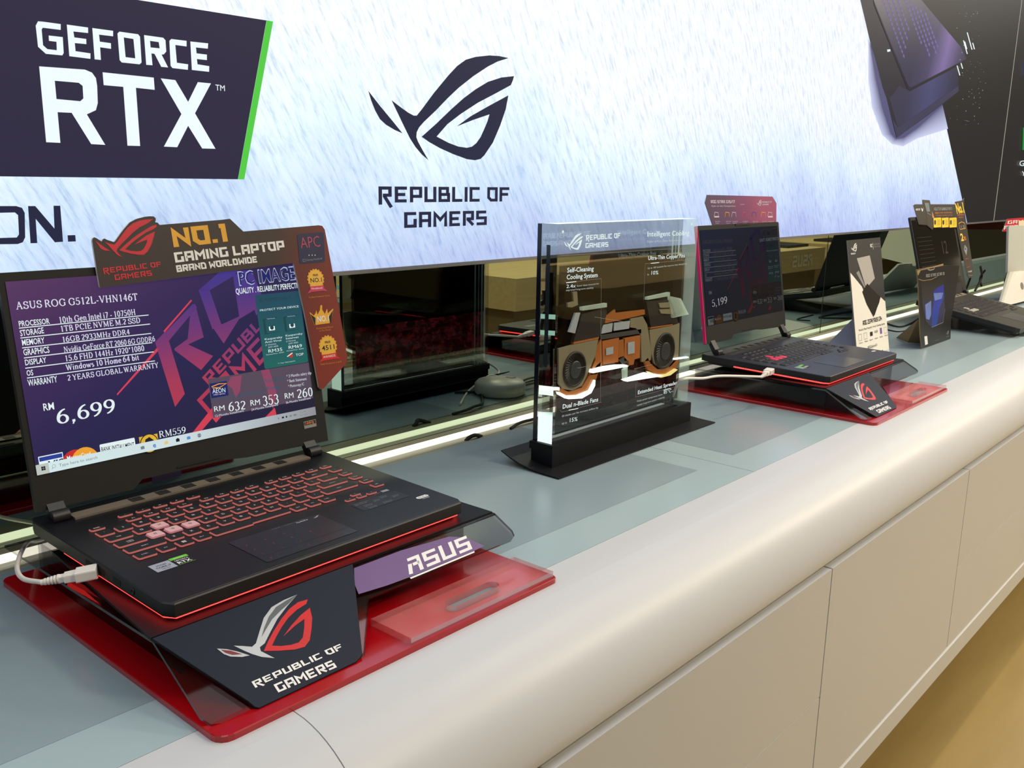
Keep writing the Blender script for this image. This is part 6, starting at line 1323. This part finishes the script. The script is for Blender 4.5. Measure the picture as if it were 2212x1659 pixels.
# ------------------------------------------------------------------ white slanted display at the right edge
an = math.radians(-38); AU = Vector((math.cos(an), math.sin(an), 0)); AN = Vector((AU.y, -AU.x, 0)); lean = .16
PV = (Vector((0, 0, 1))-AN*lean).normalized(); PN = AU.cross(PV)
AO = at_y(2184, 590, .93)
AP = Plane(AO, AU, PV, PN)
pt = AP.px(2172, 487)
M_AIO = mat('display_back_grey', C(196, 196, 186), .4, noise=.03, scale=20)
ad, ia = board('tilted_display', 'pale grey slanted display back on a white foot at the right edge of the photo', 'display', AP, .012, rrect(pt[0]*.5, 0, .5, pt[1], .006), M_AIO, M_WPLAST, k=-.012)
FO = Plane(AO-AN*-.03, (1, 0, 0), (0, .25, 1), (0, -1, .25))
FO = Plane(at_y(2184, 590, .90), (1, 0, 0), (0, .30, 1), (0, -1, .30))
def fpx(x, y):
    q_ = FO.px(2100+x/5.1875, 440+y/5.1875); return (q_[0], max(q_[1], (.0045-FO.o.z)/FO.v.z))
a = MB(); a.inv = ia; ff = lambda x, y, z: FO.P(x, y, z)
a.prism([fpx(*p) for p in ((318, 1150), (340, 1090), (436, 762), (500, 752), (760, 735), (760, 1150))], -.012, -.004, M_AIO, F=ff)
a.prism([fpx(*p) for p in ((352, 1150), (372, 1100), (440, 880), (472, 795), (488, 772), (512, 760), (760, 745), (760, 1150))], -.004, .004, M_WPLAST, F=ff); a.build('foot', ad)
c_ = fpx(545, 925); a = MB(); a.inv = ia; a.prism([(c_[0]+.022*math.cos(t*math.pi/9), c_[1]+.014*math.sin(t*math.pi/9)) for t in range(18)], .0041, .0046, mat('cable_hole_grey', C(120, 118, 108), .6, noise=.05, scale=30), F=ff); a.build('cable_hole', ad)
RS = Plane((0, 1.02, 0), (1, 0, 0), (0, 0, 1), (0, -1, 0))
rs, ir = board('red_sign', 'red card sign with white pattern half hidden behind the slanted display', 'sign', RS, .002, [RS.px(*p) for p in ((2164, 500), (2175, 473), (2260, 466), (2260, 500))], I_RED, E_GREY)
A = Art(RS.off(.002), ir, eps=.0002, base=.0004); A.crop = (0, 0, 1)
A.textpx('GAMERS', (2176, 484), (2240, 479), (2176, 477), I_WHITE, 1, 'rog'); A.textpx('REPUBLIC', (2168, 496), (2240, 490), (2168, 488), I_WHITE, 1, 'rog'); A.build('printed_graphics', rs)
CS = Plane((0, .98, 0), (1, 0, 0), (0, 0, 1), (0, -1, 0))
cs, ic_ = board('cream_card', 'small cream card behind the slanted display at the right edge', 'card', CS, .002, [CS.px(*p) for p in ((2199, 490), (2199, 477), (2250, 474), (2250, 490))], mat('cream_paper', C(236, 222, 186), .6, noise=.03, scale=60), E_GREY)

# ------------------------------------------------------------------ wooden tables across the aisle, seen in the mirror
def wood():
    m, N, L, b = new_mat('oak_veneer')
    tc = N.new('ShaderNodeTexCoord'); mp = N.new('ShaderNodeMapping'); mp.inputs['Scale'].default_value = (1.5, 14, 14); nz = N.new('ShaderNodeTexNoise'); nz.inputs['Scale'].default_value = 3; nz.inputs['Detail'].default_value = 7
    mx = N.new('ShaderNodeMix'); mx.data_type = 'RGBA'; mx.inputs[6].default_value = C(172, 150, 104); mx.inputs[7].default_value = C(206, 186, 138)
    L.new(tc.outputs['Object'], mp.inputs[0]); L.new(mp.outputs[0], nz.inputs['Vector']); L.new(nz.outputs[0], mx.inputs[0]); L.new(mx.outputs[2], b.inputs['Base Color']); b.inputs['Roughness'].default_value = .4; return m
M_OAK = wood(); M_OAKD = mat('dark_walnut_panel', C(112, 96, 70), .5, noise=.15, scale=12)
TZ = -.05
def table(x0, x1, yf, label, letters):
    t = thing('display_table', label, 'table', loc=((x0+x1)/2, yf-.4, FLOOR)); inv = Matrix.Translation((-(x0+x1)/2, -(yf-.4), -FLOOR))
    for nm, lo, hi, m in (('tabletop', (x0, yf-.9, TZ-.16), (x1, yf, TZ), M_OAK), ('lower_panel', (x0+.04, yf-.86, FLOOR+.12), (x1-.04, yf-.05, TZ-.16), M_OAKD), ('plinth', (x0+.06, yf-.8, FLOOR), (x1-.06, yf-.1, FLOOR+.12), M_OAKD)):
        b_ = MB(); b_.inv = inv; b_.box(lo, hi, m); b_.build(nm, t)
    if letters:
        for lx in letters:
            A = Art(Plane((lx, yf, 0), (-1, 0, 0), (0, 0, 1), (0, 1, 0)), inv, eps=.001, base=.002); A.text('aSUS', (0, TZ-.125), .085, mat('letter_pale', C(214, 206, 176), .4, noise=.03, scale=40), 0, 'rog', w=.34); A.build('raised_name', t)
    return t
table(3.4, 5.2, -.75, 'long oak display table across the aisle, seen in the mirror left of the block', None)
table(5.35, 7.0, -.75, 'oak display table with pale raised name across the aisle, seen in the mirror', (6.78,))
table(7.35, 9.4, -.75, 'farther oak display table across the aisle, seen in the mirror beside the joint', None)
def box_thing(name, label, cat, lo, hi, m): a = MB(); a.bevbox(lo, hi, .004, m); return tag(a.build(name), label, cat)
box_thing('white_box', 'small white box on the oak table with the raised name', 'box', (6.25, -1.15, TZ), (6.5, -.95, TZ+.11), M_PAPERW)
def closed_laptop(x, y, label):
    t = thing('closed_laptop', label, 'laptop', loc=(x, y, TZ)); a = MB(); a.bevbox((-.18, -.125, .002), (.18, .125, .012), .006, M_DARK); a.build('base', t); a = MB(); a.bevbox((-.18, -.125, .0125), (.18, .125, .019), .006, M_SHELL); a.build('lid', t)
closed_laptop(6.8, -1.0, 'closed dark laptop on the oak table with the raised name'); closed_laptop(7.8, -1.0, 'closed dark laptop on the farther oak table')
